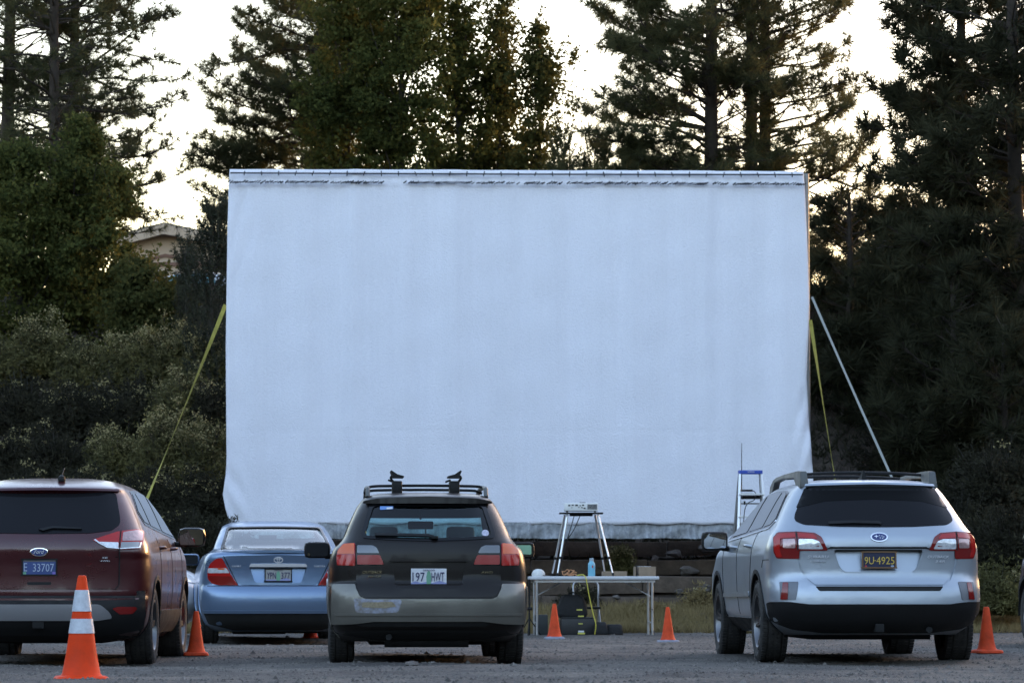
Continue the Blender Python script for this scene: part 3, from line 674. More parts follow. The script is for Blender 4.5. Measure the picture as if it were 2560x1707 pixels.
# ------------------------------------------------------------------ dark green and tan wagon (centre)
def green_wagon():
    Rr = .318; AX = (0.95, 3.60)
    car = empty('parked_wagon', (-.685, 28.15, tzf(-.7, 29)), R(3.2), 'dark green wagon with tan bumper and ski clamps on its roof bars', 'car', 'cars parked facing the screen')
    P = mat('dark_green_paint', (0.012, 0.0095, 0.0085), 0.32, metal=0.0, coat=0.12, coatr=.06, spec=.2, rvar=0.06, vscale=4)
    T = mat('tan_metallic', (0.165, 0.155, 0.132), 0.38, metal=0.45, coat=0.4, rvar=0.1, vscale=3, var=0.12)
    rows = [(.20, .70, .30, .30, 4.4, .4), (.28, .77, .10, .36, 4.6, .5), (.33, .80, .04, .40, 4.66, .6), (.40, .818, .01, .42, 4.7, .6), (.50, .828, .0, .43, 4.7, .6), (.60, .832, .015, .43, 4.7, .7), (.66, .832, .045, .43, 4.66, .7),
            (.69, .832, .085, .43, 4.6, .8), (.80, .828, .092, .43, 4.5, .8), (.90, .812, .10, .43, 4.2, .8), (.97, .785, .11, .43, 3.7, .7), (1.02, .735, .13, .42, 3.36, .6), (1.06, .705, .155, .42, 3.28, .5),
            (1.15, .668, .215, .41, 3.08, .5), (1.25, .625, .28, .40, 2.84, .5), (1.34, .580, .345, .39, 2.58, .5), (1.385, .548, .38, .38, 2.42, .5), (1.402, .528, .40, .38, 2.35, .5), (1.424, .485, .465, .36, 2.25, .5), (1.440, .42, .56, .32, 2.1, .45), (1.450, .30, .75, .25, 1.9, .3), (1.455, .12, 1.05, .1, 1.6, .1)]
    B = Body(rows, 3.1, 2.6); bm = B.shell(); arches(bm, AX, Rr, .05)
    gl = rnd([(-.540, 1.062), (-.30, 1.045), (0, 1.038), (.30, 1.045), (.540, 1.062), (.548, 1.10), (.478, 1.335), (.45, 1.345), (-.45, 1.345), (-.478, 1.335), (-.548, 1.10)], .03)
    cut(bm, gl, lambda v: (v.x, v.z), lambda c: c.y < 1.0)
    ws = [(-.63, 1.04), (.63, 1.04), (.555, 1.30), (-.555, 1.30)]
    cut(bm, ws, lambda v: (v.x, v.z), lambda c: c.y > 2.0)
    sw = rnd([(.56, 1.10), (.70, 1.06), (2.9, 1.03), (2.2, 1.36), (.95, 1.375), (.72, 1.33)], .03)
    for sg in (-1, 1): cut(bm, sw, lambda v: (v.y, v.z), lambda c, sg=sg: c.x * sg > .2 and .45 < c.y < 3.0)
    bm.normal_update(); liner(bm, car)
    bmobj('body', bm, P, car, smooth=True, sharp=50)
    arch_parts(car, B, AX, Rr, .05, .03, T); add_wheels(car, AX, .715, Rr, .205, .205, 5, 'single')
    flat_box(car, B, .5, 4.2, .17, .30, .48)
    rm = B.rmap; GT = glass('teal_glass', (0.56, 0.80, 0.82), ior=1.33); GS = glass('teal_side_glass', (0.45, 0.62, 0.63))
    FRIT = BLACKG
    inner = rnd([(-.515, 1.078), (-.30, 1.062), (0, 1.055), (.30, 1.062), (.515, 1.078), (.520, 1.105), (.457, 1.315), (.43, 1.325), (-.43, 1.325), (-.457, 1.315), (-.520, 1.105)], .03)
    outer = [(x * 1.012, z + (.006 if z > 1.2 else -.006)) for x, z in gl]
    w = patch('rear_window', gl, rm, GT, car, off=-.002, thick=.0, step=.06)
    patch('rear_window_seal', outer, rm, FRIT, w, off=.006, thick=.012, holes=[inner])
    patch('wiper', strip([(-.44, 1.075), (-.2, 1.072), (0.0, 1.068), (.04, 1.055)], .02), rm, BLACKP, w, off=.03, thick=.02)
    tube('wiper_motor_post', [(.05, B.rear_y(0, 1.06) - .02, 1.055), (.05, B.rear_y(0, 1.06) - .02, 1.075)], .03, BLACKP, w)
    patch('window_sticker', rnd([(-.40, 1.295), (-.29, 1.300), (-.29, 1.328), (-.40, 1.325)], .006), rm, STKR, w, off=.004, thick=.004)
    patch('window_sticker', rnd([(-.345, 1.298), (-.295, 1.302), (-.295, 1.316), (-.345, 1.312)], .004), rm, STKW, w, off=.006, thick=.004)
    patch('round_sticker', ellipse(.475, 1.10, .030, .028, 16), rm, mat('sticker_lilac', (0.42, 0.42, 0.52), 0.5, var=.3, vscale=60), w, off=.004, thick=.004)
    patch('windshield', [(-.62, 1.045), (.62, 1.045), (.55, 1.297), (-.55, 1.297)], B.fmap, GT, car, off=.0, thick=0, step=.08, flip=True)
    for sg in (-1, 1):
        patch('side_window', sw, B.smap(sg), GS, car, off=-.002, thick=0, step=.08, flip=sg < 0)
        for yy in (1.25, 2.05): 
            patch('window_pillar', strip([(yy, 1.02), (yy + .02, 1.38)], .09), B.smap(sg), BLACKG, car, off=.003, thick=.02, flip=sg < 0)
    # spoiler with high brake strip
    sp = patch('roof_spoiler', rnd([(-.545, 1.352), (-.40, 1.348), (0, 1.350), (.40, 1.348), (.545, 1.352), (.535, 1.372), (.42, 1.392), (0, 1.408), (-.42, 1.392), (-.535, 1.372)], .012), lambda x, z: Vector((x, .31 + .15 * (abs(x) / .55) ** 3 + (z - 1.35) * .12, z)), P, car, off=.004, thick=.10, step=.05)
    # tailgate
    tg = rnd([(-.60, 1.022), (0, 1.008), (.60, 1.022), (.598, .66), (.56, .585), (.52, .566), (-.52, .566), (-.56, .585), (-.598, .66)], .015)
    rec = rnd([(-.31, .868), (.31, .868), (.27, .66), (.22, .635), (-.22, .635), (-.27, .66)], .02)
    patch('tailgate_panel', tg, rm, P, car, off=.008, thick=.02, step=.05, holes=[rec])
    patch('plate_recess', [(x * 1.01, z) for x, z in rec], lambda x, z: B.rmap(x, z) + Vector((0, .004, 0)), P, car, off=0, thick=.004)
    patch('handle_lip', rnd([(-.33, .862), (.33, .862), (.31, .885), (-.31, .885)], .006), rm, P, car, off=.02, thick=.02)
    bp = rnd([(-.79, .668), (-.605, .668), (-.60, .64), (-.565, .572), (-.52, .552), (.52, .552), (.565, .572), (.60, .64), (.605, .668), (.79, .668), (.80, .50), (.79, .345), (.62, .352), (.45, .372), (-.45, .372), (-.62, .352), (-.79, .345), (-.80, .50)], .012)
    bu = patch('rear_bumper', bp, rm, T, car, off=.014, thick=.03, step=.045)
    patch('bumper_crease', rnd([(-.78, .435), (.78, .435), (.76, .418), (-.76, .418)], .006), rm, T, bu, off=.022, thick=.012, step=.05)
    # worn paint on the bumper, left of the plate
    WORN = mat('worn_bumper_plastic', (0.30, 0.33, 0.42), 0.6, col2=(0.16, 0.13, 0.09), vscale=18)
    patch('worn_paint_patch', rnd([(-.62, .56), (-.42, .545), (-.22, .55), (-.25, .445), (-.45, .438), (-.60, .443)], .03), rm, WORN, bu, off=.0148, thick=.003)
    patch('faded_sticker', rnd([(-.545, .525), (-.30, .53), (-.27, .495), (-.36, .48), (-.55, .487)], .01), rm, mat('faded_tan', (0.24, 0.19, 0.12), 0.6, var=.3, vscale=50), bu, off=.0165, thick=.003)
    low = rnd([(-.80, .345), (-.45, .372), (.45, .372), (.80, .345), (.77, .27), (.45, .22), (-.45, .22), (-.77, .27)], .02)
    patch('lower_valance', low, rm, UNDER, car, off=.004, thick=.02, step=.06)
    tube('muffler', [(-.36, .35, .235), (.34, .35, .235)], .085, UNDER, car, 14); tube('exhaust_pipe', [(-.30, .4, .25), (-.33, .12, .24)], .026, UNDER, car, 10)
    box('tow_hook', (-.10, .12, .305), (.09, .03, .016), GREYM, car)
    for sg in (-1, 1):
        q = (lambda L: L) if sg > 0 else mir
        o_ = patch('tail_light', rnd(q([(.606, 1.012), (.70, 1.005), (.745, .955), (.755, .90), (.752, .832), (.606, .828)]), .012), rm, REDL, car, off=.012, thick=.02, step=.035)
        patch('amber_lens', rnd(q([(.612, 1.008), (.695, 1.001), (.738, .955), (.746, .925), (.612, .925)]), .01), rm, AMBL, o_, off=.016, thick=.006)
        patch('red_lens', rnd(q([(.612, .918), (.748, .918), (.748, .838), (.612, .835)]), .01), rm, REDL, o_, off=.016, thick=.006)
        i_ = patch('hatch_light', rnd(q([(.400, .925), (.425, .985), (.46, 1.0), (.594, 1.0), (.594, .832), (.366, .832), (.372, .86)]), .012), rm, BLACKG, car, off=.012, thick=.012, step=.035)
        patch('clear_lens', rnd(q([(.408, .932), (.432, .978), (.465, .992), (.588, .992), (.588, .932)]), .01), rm, SMKL, i_, off=.0145, thick=.006)
        patch('red_lens', rnd(q([(.372, .838), (.380, .865), (.402, .916), (.588, .916), (.588, .838)]), .01), rm, mat('faded_red_lens', (0.30, 0.022, 0.018), 0.3, coat=.1), i_, off=.0145, thick=.006)
        patch('body_side_cladding', rnd([(1.40, .60), (3.2, .60), (3.2, .26), (1.40, .26)], .02), B.smap(sg), T, car, off=.012, thick=.02, step=.1, flip=sg < 0)
        patch('rear_quarter_cladding', rnd([(.30, .655), (.62, .655), (.60, .30), (.30, .34)], .02), B.smap(sg), T, car, off=.010, thick=.02, step=.08, flip=sg < 0)
        # rail
        x = sg * .50
        tube('roof_rail', smooth_path([(x, .62, 1.41), (x, .66, 1.46), (x, .76, 1.488), (x, 1.4, 1.505), (x, 2.0, 1.49), (x, 2.15, 1.43)], 5), .019, mat('rail_grey', (0.085, 0.088, 0.085), 0.45), car, 10)
        cxm = sg * (B.side_x(2.85, .98) + .15)
        m_ = car_mirror(car, (cxm, 2.75, .985), (.235, .10, .145), sg, BLACKP, TINTS if sg < 0 else MIRR, (sg * (B.side_x(2.75, .98) - .01), 2.78, .93))
        if sg < 0: patch('blind_spot_mirror', ellipse(cxm - .075, .945, .014, .014, 14), lambda a, z: Vector((a, 2.70, z)), MIRR, m_, off=.006, thick=.004)
        else: patch('painted_green_reflection', rnd([(cxm - .04, .95), (cxm + .085, .945), (cxm + .085, 1.03), (cxm - .05, 1.03)], .015), lambda a, z: Vector((a, 2.70, z)), GREENR, m_, off=.0045, thick=.003)  # coloured patch standing in for a green reflection in the mirror
    for yy, zz in ((1.0, 1.515), (1.75, 1.50)):
        tube('roof_crossbar', smooth_path([(-.52, yy, zz - .03), (-.46, yy, zz - .006), (-.3, yy, zz), (0, yy, zz + .003), (.3, yy, zz), (.46, yy, zz - .006), (.52, yy, zz - .03)], 4), .012, BLACKP, car)
    # ski clamps: a block on the bar with an open jaw tilted above it
    for sg in (-1, 1):
        x = sg * .245
        c = box('ski_clamp', (x, 1.0, 1.50), (.085, .24, .11), BLACKP, car, bevel=.012)
        box('clamp_base', (x + sg * .005, 1.0, 1.44), (.07, .2, .05), BLACKP, c, bevel=.01)
        bm = bmesh.new(); y0, y1 = .85, 1.15
        prof = [(-.055, 0), (.055, 0.0), (.058, .012), (0.0, .028), (-.05, .062), (-.060, .055), (-.045, .02)]
        pr = [(x - sg * a * -1 if False else x + sg * -a * -1 * -1, 1.583 + b) for a, b in prof]
        pr = [(x - sg * a, 1.583 + b) for a, b in prof]
        va = [bm.verts.new((a, y0, b)) for a, b in pr]; vb = [bm.verts.new((a, y1, b)) for a, b in pr]
        bm.faces.new(va); bm.faces.new(vb[::-1])
        for k in range(len(pr)): bm.faces.new((va[k], va[(k + 1) % len(pr)], vb[(k + 1) % len(pr)], vb[k]))
        bmesh.ops.recalc_face_normals(bm, faces=bm.faces)
        bmobj('clamp_jaw', bm, BLACKP, c)
        tube('clamp_hinge', smooth_path([(x + sg * .045, .90, 1.60), (x + sg * .055, .90, 1.578), (x + sg * .035, .90, 1.55)], 3), .010, BLACKP, c)
        box('clamp_lever', (x + sg * (-.055 if sg > 0 else .055) * (1 if sg > 0 else 1), .93, 1.555), (.05, .04, .016), BLACKP, c, rot=Matrix.Rotation(R(-20 * sg), 3, 'Y'), bevel=.004)
    # cabin seen through the glass
    for x in (-.34, .34):
        seat(car, x, 2.05, .78, .50, .55); 
    box('rear_seat', (0, 1.22, .80), (1.25, .16, .46), CLOTHI, car, bevel=.05)
    box('cargo_cover', (0, .72, .96), (1.15, .75, .02), CLOTHI, car)
    box('dashboard', (0, 2.95, .93), (1.3, .4, .16), BLACKP, car, bevel=.04)
    mr = box('interior_mirror', (0.0, 2.45, 1.205), (.23, .03, .072), BLACKP, car, bevel=.014)
    tube('mirror_stem', [(0, 2.46, 1.26), (0, 2.5, 1.34)], .01, BLACKP, mr)
    tube('hanging_cord', [(.045, 2.45, 1.20), (.048, 2.45, 1.05)], .006, BLACKP, car)
    box('headliner', (0, 1.4, 1.375), (.95, 1.7, .03), mat('interior_lining', (0.035, 0.036, 0.038), 0.9), car)
    badge(car, B, 'OUTBACK', -.465, .776, .165, .024, GOLDB, .3); badge(car, B, 'H6-3.0', -.45, .742, .105, .016, GOLDB, .3); badge(car, B, 'AWD', .482, .775, .10, .018, GOLDB, .3)
    plate(car, B, .668, .806, .147, PLW, [('197', -.085, 0, .10, .075), ('HWT', .075, 0, .105, .075), ('OREGON', 0, .055, .10, .013)], CHD, None, .012,
          deco=[('plate_mountain', [(-.147, -.05), (-.11, -.035), (-.06, -.05), (-.02, -.04), (.03, -.05), (.09, -.032), (.147, -.05), (.147, -.067), (-.147, -.067)], MTN), ('plate_tree', [(-.018, -.06), (.018, -.06), (.02, .0), (.014, .035), (0, .055), (-.014, .035), (-.02, 0)], GRN)])
    return car
green_wagon()
# ------------------------------------------------------------------ light blue sedan (behind, centre left)
def blue_sedan():
    Rr = .318; AX = (1.05, 3.77)
    car = empty('parked_sedan', (-2.655, 38.75, -.035), R(6.3), 'light blue metallic sedan seen between the maroon vehicle and the dark green wagon', 'car', 'cars parked facing the screen')
    P = mat('light_blue_paint', (0.135, 0.215, 0.33), 0.32, metal=0.6, coat=0.6, coatr=.08, rvar=0.05, vscale=3)
    rows = [(.16, .70, .35, .30, 4.5, .4), (.24, .80, .12, .40, 4.7, .5), (.36, .855, .03, .46, 4.78, .6), (.41, .872, .012, .47, 4.8, .7), (.50, .884, .0, .48, 4.8, .7), (.60, .889, .012, .48, 4.8, .8), (.65, .888, .035, .48, 4.75, .8), (.69, .886, .075, .48, 4.7, .8),
            (.80, .884, .080, .48, 4.6, .9), (.90, .868, .075, .47, 4.4, .9), (.98, .842, .055, .46, 4.1, .9), (1.03, .808, .045, .46, 3.85, .8), (1.055, .782, .06, .45, 3.7, .7), (1.072, .757, .12, .42, 3.62, .6), (1.082, .738, .46, .38, 3.57, .5),
            (1.10, .725, .56, .36, 3.5, .5), (1.2, .685, .80, .36, 3.2, .5), (1.3, .642, 1.06, .36, 2.85, .5), (1.375, .602, 1.26, .34, 2.58, .45), (1.398, .575, 1.335, .32, 2.5, .45), (1.422, .525, 1.43, .30, 2.42, .4), (1.438, .45, 1.53, .25, 2.33, .3), (1.448, .30, 1.68, .15, 2.22, .15), (1.45, .12, 1.85, .06, 2.1, .05)]
    B = Body(rows, 3.0, 2.6); bm = B.shell(); arches(bm, AX, Rr, .05)
    rc = rnd([(-.33, .895), (.33, .895), (.27, .73), (.24, .715), (-.24, .715), (-.27, .73)], .02)
    cut(bm, [(x * .99, z) for x, z in rc], lambda v: (v.x, v.z), lambda c: c.y < .6)
    gl = rnd([(-.635, 1.098), (0, 1.092), (.635, 1.098), (.635, 1.12), (.552, 1.355), (.52, 1.368), (0, 1.376), (-.52, 1.368), (-.552, 1.355), (-.635, 1.12)], .025)
    cut(bm, gl, lambda v: (v.x, v.z), lambda c: c.y < 1.9 and c.y > .3)
    cut(bm, [(-.64, 1.07), (.64, 1.07), (.53, 1.375), (-.53, 1.375)], lambda v: (v.x, v.z), lambda c: c.y > 2.05)
    sw = rnd([(.95, 1.10), (3.2, 1.07), (2.45, 1.36), (1.5, 1.37)], .03)
    for sg in (-1, 1): cut(bm, sw, lambda v: (v.y, v.z), lambda c, sg=sg: c.x * sg > .2 and .85 < c.y < 3.2)
    bm.normal_update(); liner(bm, car)
    bmobj('body', bm, P, car, smooth=True, sharp=50)
    arch_parts(car, B, AX, Rr, .05, .012, P); add_wheels(car, AX, .762, Rr, .205, .2, 7, 'single'); flat_box(car, B, .5, 4.2, .14, .26, .5)
    rm = B.rmap; GT = glass('pale_green_glass', (0.78, 0.93, 0.90), ior=1.75); GS = glass('teal_side_glass', (0.45, 0.62, 0.63))
    inner = [(x * .965, 1.235 + (z - 1.235) * .93) for x, z in gl]; outer = [(x * 1.008, 1.235 + (z - 1.235) * 1.03) for x, z in gl]
    w = patch('rear_window', gl, rm, GT, car, off=-.002, thick=0, step=.07)
    patch('rear_window_seal', outer, rm, BLACKG, w, off=.004, thick=.01, holes=[inner])
    patch('windshield', [(-.63, 1.075), (.63, 1.075), (.525, 1.37), (-.525, 1.37)], B.fmap, GT, car, off=0, thick=0, step=.08, flip=True)
    for sg in (-1, 1):
        patch('side_window', sw, B.smap(sg), GS, car, off=-.002, thick=0, step=.09, flip=sg < 0)
        patch('window_pillar', strip([(2.05, 1.06), (2.03, 1.39)], .09), B.smap(sg), BLACKG, car, off=.003, thick=.02, flip=sg < 0)
        q = (lambda L: L) if sg > 0 else mir
        t = patch('tail_light', rnd(q([(.638, 1.0), (.70, .99), (.765, .935), (.795, .86), (.79, .76), (.74, .705), (.66, .69), (.455, .688), (.53, .80), (.585, .90)]), .015), rm, REDL, car, off=.010, thick=.02, step=.035)
        patch('clear_lens', rnd(q([(.548, .828), (.79, .826), (.786, .882), (.585, .884)]), .012), rm, CLRL, t, off=.0135, thick=.006)
        patch('dark_red_lens', rnd(q([(.475, .696), (.53, .790), (.785, .795), (.782, .765), (.735, .715), (.66, .699)]), .012), rm, REDD, t, off=.0135, thick=.006)
        patch('amber_lens', rnd(q([(.615, .882), (.68, .882), (.68, .866), (.60, .866)]), .008), rm, AMBL, t, off=.0155, thick=.006)
        patch('panel_gap', strip(q([(.62, 1.02), (.45, .68), (.44, .672)]), .008), rm, GAP, car, off=.004, thick=.006)
        cxm = sg * (B.side_x(3.0, 1.0) + .13)
        car_mirror(car, (cxm, 2.85, 1.0), (.23, .10, .14), sg, P, TINTS, (sg * (B.side_x(2.85, 1.0) - .01), 2.87, .96))
    patch('trunk_lid', rnd([(-.60, 1.02), (0, 1.035), (.60, 1.02), (.50, .85), (.43, .69), (-.43, .69), (-.50, .85)], .015), rm, P, car, off=.006, thick=.015, step=.05, holes=[rnd([(-.33, .895), (.33, .895), (.27, .73), (.24, .715), (-.24, .715), (-.27, .73)], .02)])
    patch('plate_recess', rnd([(-.333, .898), (.333, .898), (.273, .727), (.243, .712), (-.243, .712), (-.273, .727)], .02), lambda x, z: B.rmap(x, z) + Vector((0, .001 + .05 * (z - .72) / .18, 0)), P, car, off=0, thick=.004)
    patch('chrome_bar', rnd([(-.33, .898), (.33, .898), (.315, .935), (0, .94), (-.315, .935)], .012), rm, mat('bright_trim', (0.85, 0.86, 0.88), .25, metal=.5), car, off=.022, thick=.02)
    patch('trunk_spoiler_lip', rnd([(-.66, 1.045), (0, 1.058), (.66, 1.045), (.64, 1.075), (0, 1.088), (-.64, 1.075)], .01), lambda x, z: Vector((x, .035 + .2 * (abs(x) / .66) ** 3, z)), P, car, off=.0, thick=.12, step=.06)
    patch('panel_gap', strip([(-.80, .679), (0, .676), (.80, .679)], .009), rm, GAP, car, off=.004, thick=.006)
    patch('rear_bumper', rnd([(-.845, .67), (.845, .67), (.855, .52), (.845, .395), (-.845, .395), (-.855, .52)], .02), rm, P, car, off=.010, thick=.02, step=.05)
    patch('bumper_lower_lip', rnd([(-.84, .405), (.84, .405), (.82, .375), (-.82, .375)], .01), rm, P, car, off=.02, thick=.02)
    patch('lower_valance', rnd([(-.84, .378), (.84, .378), (.78, .25), (.5, .18), (-.5, .18), (-.78, .25)], .02), rm, UNDER, car, off=.006, thick=.02, step=.06)
    tube('muffler', [(-.5, .45, .20), (.1, .45, .20)], .07, UNDER, car, 12)
    rg = [ellipse(0, .978, .050, .034, 24), ellipse(0, .978, .030, .018, 20)]
    em = patch('emblem', ellipse(0, .978, .054, .035, 28), rm, BADGE, car, off=.012, thick=.01, step=.03, holes=[ellipse(0, .978, .044, .026, 24)])
    patch('emblem_inner_oval', ellipse(0, .978, .016, .028, 18), rm, BADGE, em, off=.012, thick=.008, step=.03, holes=[ellipse(0, .978, .009, .021, 18)])
    patch('emblem_inner_oval', ellipse(0, .992, .036, .012, 18), rm, BADGE, em, off=.0125, thick=.008, step=.03, holes=[ellipse(0, .992, .028, .006, 18)])
    badge(car, B, 'CAMRY', -.475, .905, .105, .018, BADGE, .1); badge(car, B, 'TOYOTA', .47, .905, .13, .018, BADGE, .1)
    for x in (-.36, .36): seat(car, x, 2.35, .78, .5, .5)
    for x in (-.36, .36): box('rear_headrest', (x, 1.32, 1.10), (.24, .08, .07), CLOTHI, car, bevel=.025)
    box('rear_shelf', (0, .95, 1.055), (1.3, .7, .02), CLOTHI, car); box('rear_seat', (0, 1.42, .80), (1.3, .18, .5), CLOTHI, car, bevel=.05)
    box('dashboard', (0, 3.15, .97), (1.3, .45, .16), BLACKP, car, bevel=.04)
    box('interior_mirror', (-.02, 2.72, 1.27), (.22, .03, .06), BLACKP, car, bevel=.012)
    plate(car, B, .735, .872, .15, PLT, [('YPN', -.078, -.005, .105, .075), ('377', .083, -.005, .10, .075), ('OREGON', 0, .055, .10, .012)], CHD, BLACKP, .012,
          deco=[('plate_mountain', [(-.147, -.05), (-.06, -.05), (.03, -.05), (.09, -.032), (.147, -.05), (.147, -.064), (-.147, -.064)], MTN), ('plate_tree', [(-.02, -.06), (.02, -.06), (.022, .0), (.014, .035), (0, .05), (-.014, .035), (-.022, 0)], GRN)])
    return car
blue_sedan()

# ------------------------------------------------------------------ maroon suv (left)
def suv(name, loc, rz, label, P, detailed=True):
    Rr = .345; AX = (0.92, 3.61)
    car = empty(name, loc, rz, label, 'car', 'cars parked facing the screen')
    rows = [(.22, .74, .32, .30, 4.2, .4), (.30, .84, .10, .40, 4.4, .5), (.40, .89, .025, .46, 4.46, .6), (.50, .903, .0, .47, 4.5, .7), (.585, .91, .005, .47, 4.5, .7), (.605, .912, .045, .46, 4.5, .7), (.66, .915, .055, .46, 4.48, .7), (.80, .917, .065, .46, 4.45, .8), (.93, .912, .065, .46, 4.4, .8), (.965, .908, .045, .46, 4.35, .8),
            (1.05, .892, .06, .46, 4.1, .8), (1.12, .866, .10, .46, 3.75, .7), (1.2, .828, .155, .46, 3.42, .6), (1.3, .783, .23, .45, 3.15, .5), (1.4, .735, .305, .44, 2.9, .5), (1.5, .678, .37, .42, 2.62, .5), (1.528, .655, .35, .41, 2.5, .5), (1.55, .628, .41, .40, 2.42, .5), (1.575, .588, .51, .40, 2.35, .5), (1.60, .53, .63, .36, 2.25, .5), (1.622, .44, .80, .30, 2.1, .4), (1.638, .30, 1.05, .2, 1.85, .3), (1.646, .12, 1.3, .1, 1.6, .1)]
    B = Body(rows, 3.0, 2.6); bm = B.shell(); arches(bm, AX, Rr, .05)
    bmobj('body', bm, P, car, smooth=True, sharp=50)
    arch_parts(car, B, AX, Rr, .05, .035, BLACKP); add_wheels(car, AX, .785, Rr, .235, .225, 5, 'single'); flat_box(car, B, .45, 4.0, .2, .33, .5)
    rm = B.rmap
    gl = rnd([(-.66, 1.215), (-.60, 1.165), (-.42, 1.14), (0, 1.135), (.42, 1.14), (.60, 1.165), (.66, 1.215), (.655, 1.27), (.60, 1.48), (.56, 1.505), (-.56, 1.505), (-.60, 1.48), (-.655, 1.27)], .03)
    w = patch('rear_window', gl, rm, TINT, car, off=.004, thick=.012, step=.06)
    patch('wiper', rnd([(-.02, 1.165), (.10, 1.19), (.35, 1.175), (.345, 1.165), (.10, 1.172), (.02, 1.15)], .005), rm, BLACKP, w, off=.025, thick=.02)
    patch('roof_spoiler', rnd([(-.63, 1.508), (0, 1.513), (.63, 1.508), (.62, 1.526), (0, 1.534), (-.62, 1.526)], .006), lambda x, z: Vector((x, .32 + .18 * (abs(x) / .63) ** 3 + (z - 1.51) * .8, z)), P, car, off=.004, thick=.06, step=.06)
    patch('tailgate_panel', rnd([(-.645, 1.20), (-.59, 1.152), (-.41, 1.127), (0, 1.122), (.41, 1.127), (.59, 1.152), (.645, 1.20), (.66, 1.14), (.455, 1.075), (.665, .995), (.675, .70), (.655, .668), (-.655, .668), (-.675, .70), (-.665, .995), (-.455, 1.075), (-.66, 1.14)], .012), rm, P, car, off=.007, thick=.016, step=.06)
    patch('tailgate_crease', rnd([(-.66, .945), (.66, .945), (.64, .925), (-.64, .925)], .006), rm, GAP, car, off=.0078, thick=.006, step=.08)
    patch('tailgate_handle', rnd([(-.105, .725), (.105, .725), (.10, .70), (-.10, .70)], .01), rm, GAP, car, off=.009, thick=.006)
    patch('bumper_top_strip', rnd([(-.80, .655), (.80, .655), (.82, .60), (-.82, .60)], .012), rm, P, car, off=.012, thick=.02, step=.06)
    patch('rear_bumper', rnd([(-.87, .655), (-.81, .65), (-.81, .595), (.81, .595), (.81, .65), (.87, .655), (.875, .45), (.85, .33), (.6, .28), (-.6, .28), (-.85, .33), (-.875, .45)], .015), rm, BLACKP, car, off=.016, thick=.02, step=.06)
    patch('skid_plate', rnd([(-.52, .535), (.52, .535), (.60, .47), (.62, .425), (.50, .405), (-.50, .405), (-.62, .425), (-.60, .47)], .03), rm, mat('skid_silver', (0.30, 0.30, 0.31), 0.4, metal=.6), car, off=.026, thick=.02, step=.06)
    box('hitch_receiver', (0.0, .06, .37), (.10, .10, .08), GAP, car, bevel=.01)
    patch('lower_valance', rnd([(-.85, .33), (-.6, .29), (.6, .29), (.85, .33), (.8, .26), (.5, .22), (-.5, .22), (-.8, .26)], .02), rm, UNDER, car, off=.006, thick=.02, step=.08)
    for sg in (-1, 1):
        q = (lambda L: L) if sg > 0 else mir
        t = patch('tail_light', rnd(q([(.445, 1.078), (.64, 1.150), (.80, 1.175), (.842, 1.16), (.852, 1.08), (.835, 1.01), (.67, 1.0), (.56, 1.02)]), .012), rm, REDL, car, off=.012, thick=.02, step=.035)
        patch('clear_lens', rnd(q([(.50, 1.062), (.66, 1.058), (.66, 1.012), (.58, 1.022)]), .008), rm, CLRL, t, off=.0155, thick=.006)
        patch('clear_lens', rnd(q([(.68, 1.06), (.825, 1.062), (.815, 1.018), (.68, 1.010)]), .008), rm, mat('smoked_clear_lens', (0.22, 0.23, 0.24), 0.15, coat=1, metal=.3), t, off=.0155, thick=.006)
        patch('lens_rim', rnd(q([(.455, 1.078), (.50, 1.05), (.57, 1.014), (.68, 1.004), (.83, 1.014), (.838, 1.06), (.828, 1.06), (.82, 1.022), (.68, 1.012), (.575, 1.022), (.51, 1.055), (.47, 1.082)]), .004), rm, CLRL, t, off=.018, thick=.006, step=.03)
        patch('rosy_lens', rnd(q([(.69, 1.145), (.80, 1.165), (.835, 1.15), (.842, 1.075), (.69, 1.07)]), .01), rm, mat('rosy_clear_lens', (0.40, 0.25, 0.24), 0.15, coat=1), t, off=.0155, thick=.006)
        patch('lamp_gap', strip(q([(.671, 1.155), (.668, .70), (.64, .665)]), .008), rm, GAP, t, off=.0185, thick=.006)
        patch('reflector', rnd(q([(.62, .50), (.66, .515), (.80, .515), (.815, .50), (.78, .46), (.68, .455)]), .012), rm, REDD, car, off=.02, thick=.01)
        S = B.smap(sg); fl = sg < 0
        for yy in (1.28, 2.30, 3.25): patch('panel_gap', strip([(yy, 1.12), (yy + .03, .85), (yy + .06, .45)], .008), S, GAP, car, off=.003, thick=.004, flip=fl)
        patch('sill_cladding', rnd([(1.34, .48), (3.2, .48), (3.2, .28), (1.34, .28)], .02), S, BLACKP, car, off=.014, thick=.03, step=.1, flip=fl)
        tr = patch('side_window_trim', rnd([(.62, 1.33), (.80, 1.22), (2.0, 1.165), (3.2, 1.12), (2.4, 1.50), (1.6, 1.545), (.95, 1.52)], .03), S, BLACKG, car, off=.004, thick=.01, step=.07, flip=fl)
        for pn in ([(.70, 1.34), (.84, 1.25), (1.18, 1.23), (1.20, 1.50), (1.0, 1.495)], [(1.27, 1.225), (2.02, 1.19), (2.02, 1.505), (1.6, 1.52), (1.28, 1.505)], [(2.12, 1.185), (3.02, 1.15), (2.38, 1.47), (2.12, 1.495)]):
            patch('side_window', rnd(pn, .02), S, TINTS, tr, off=.008, thick=.006, step=.07, flip=fl)
        for yy in (1.35, 2.38):
            h = B.side_x(yy + .1, 1.02)
            tube('door_handle', [(sg * (h - .01), yy, 1.03), (sg * (h + .035), yy + .03, 1.035), (sg * (h + .035), yy + .17, 1.035), (sg * (h - .01), yy + .20, 1.03)], .014, P, car)
        cxm = sg * (B.side_x(2.95, 1.08) + .16)
        car_mirror(car, (cxm, 2.9, 1.145), (.26, .14, .18), sg, BLACKG, MIRR, (sg * (B.side_x(2.9, 1.08) - .01), 2.92, 1.08))
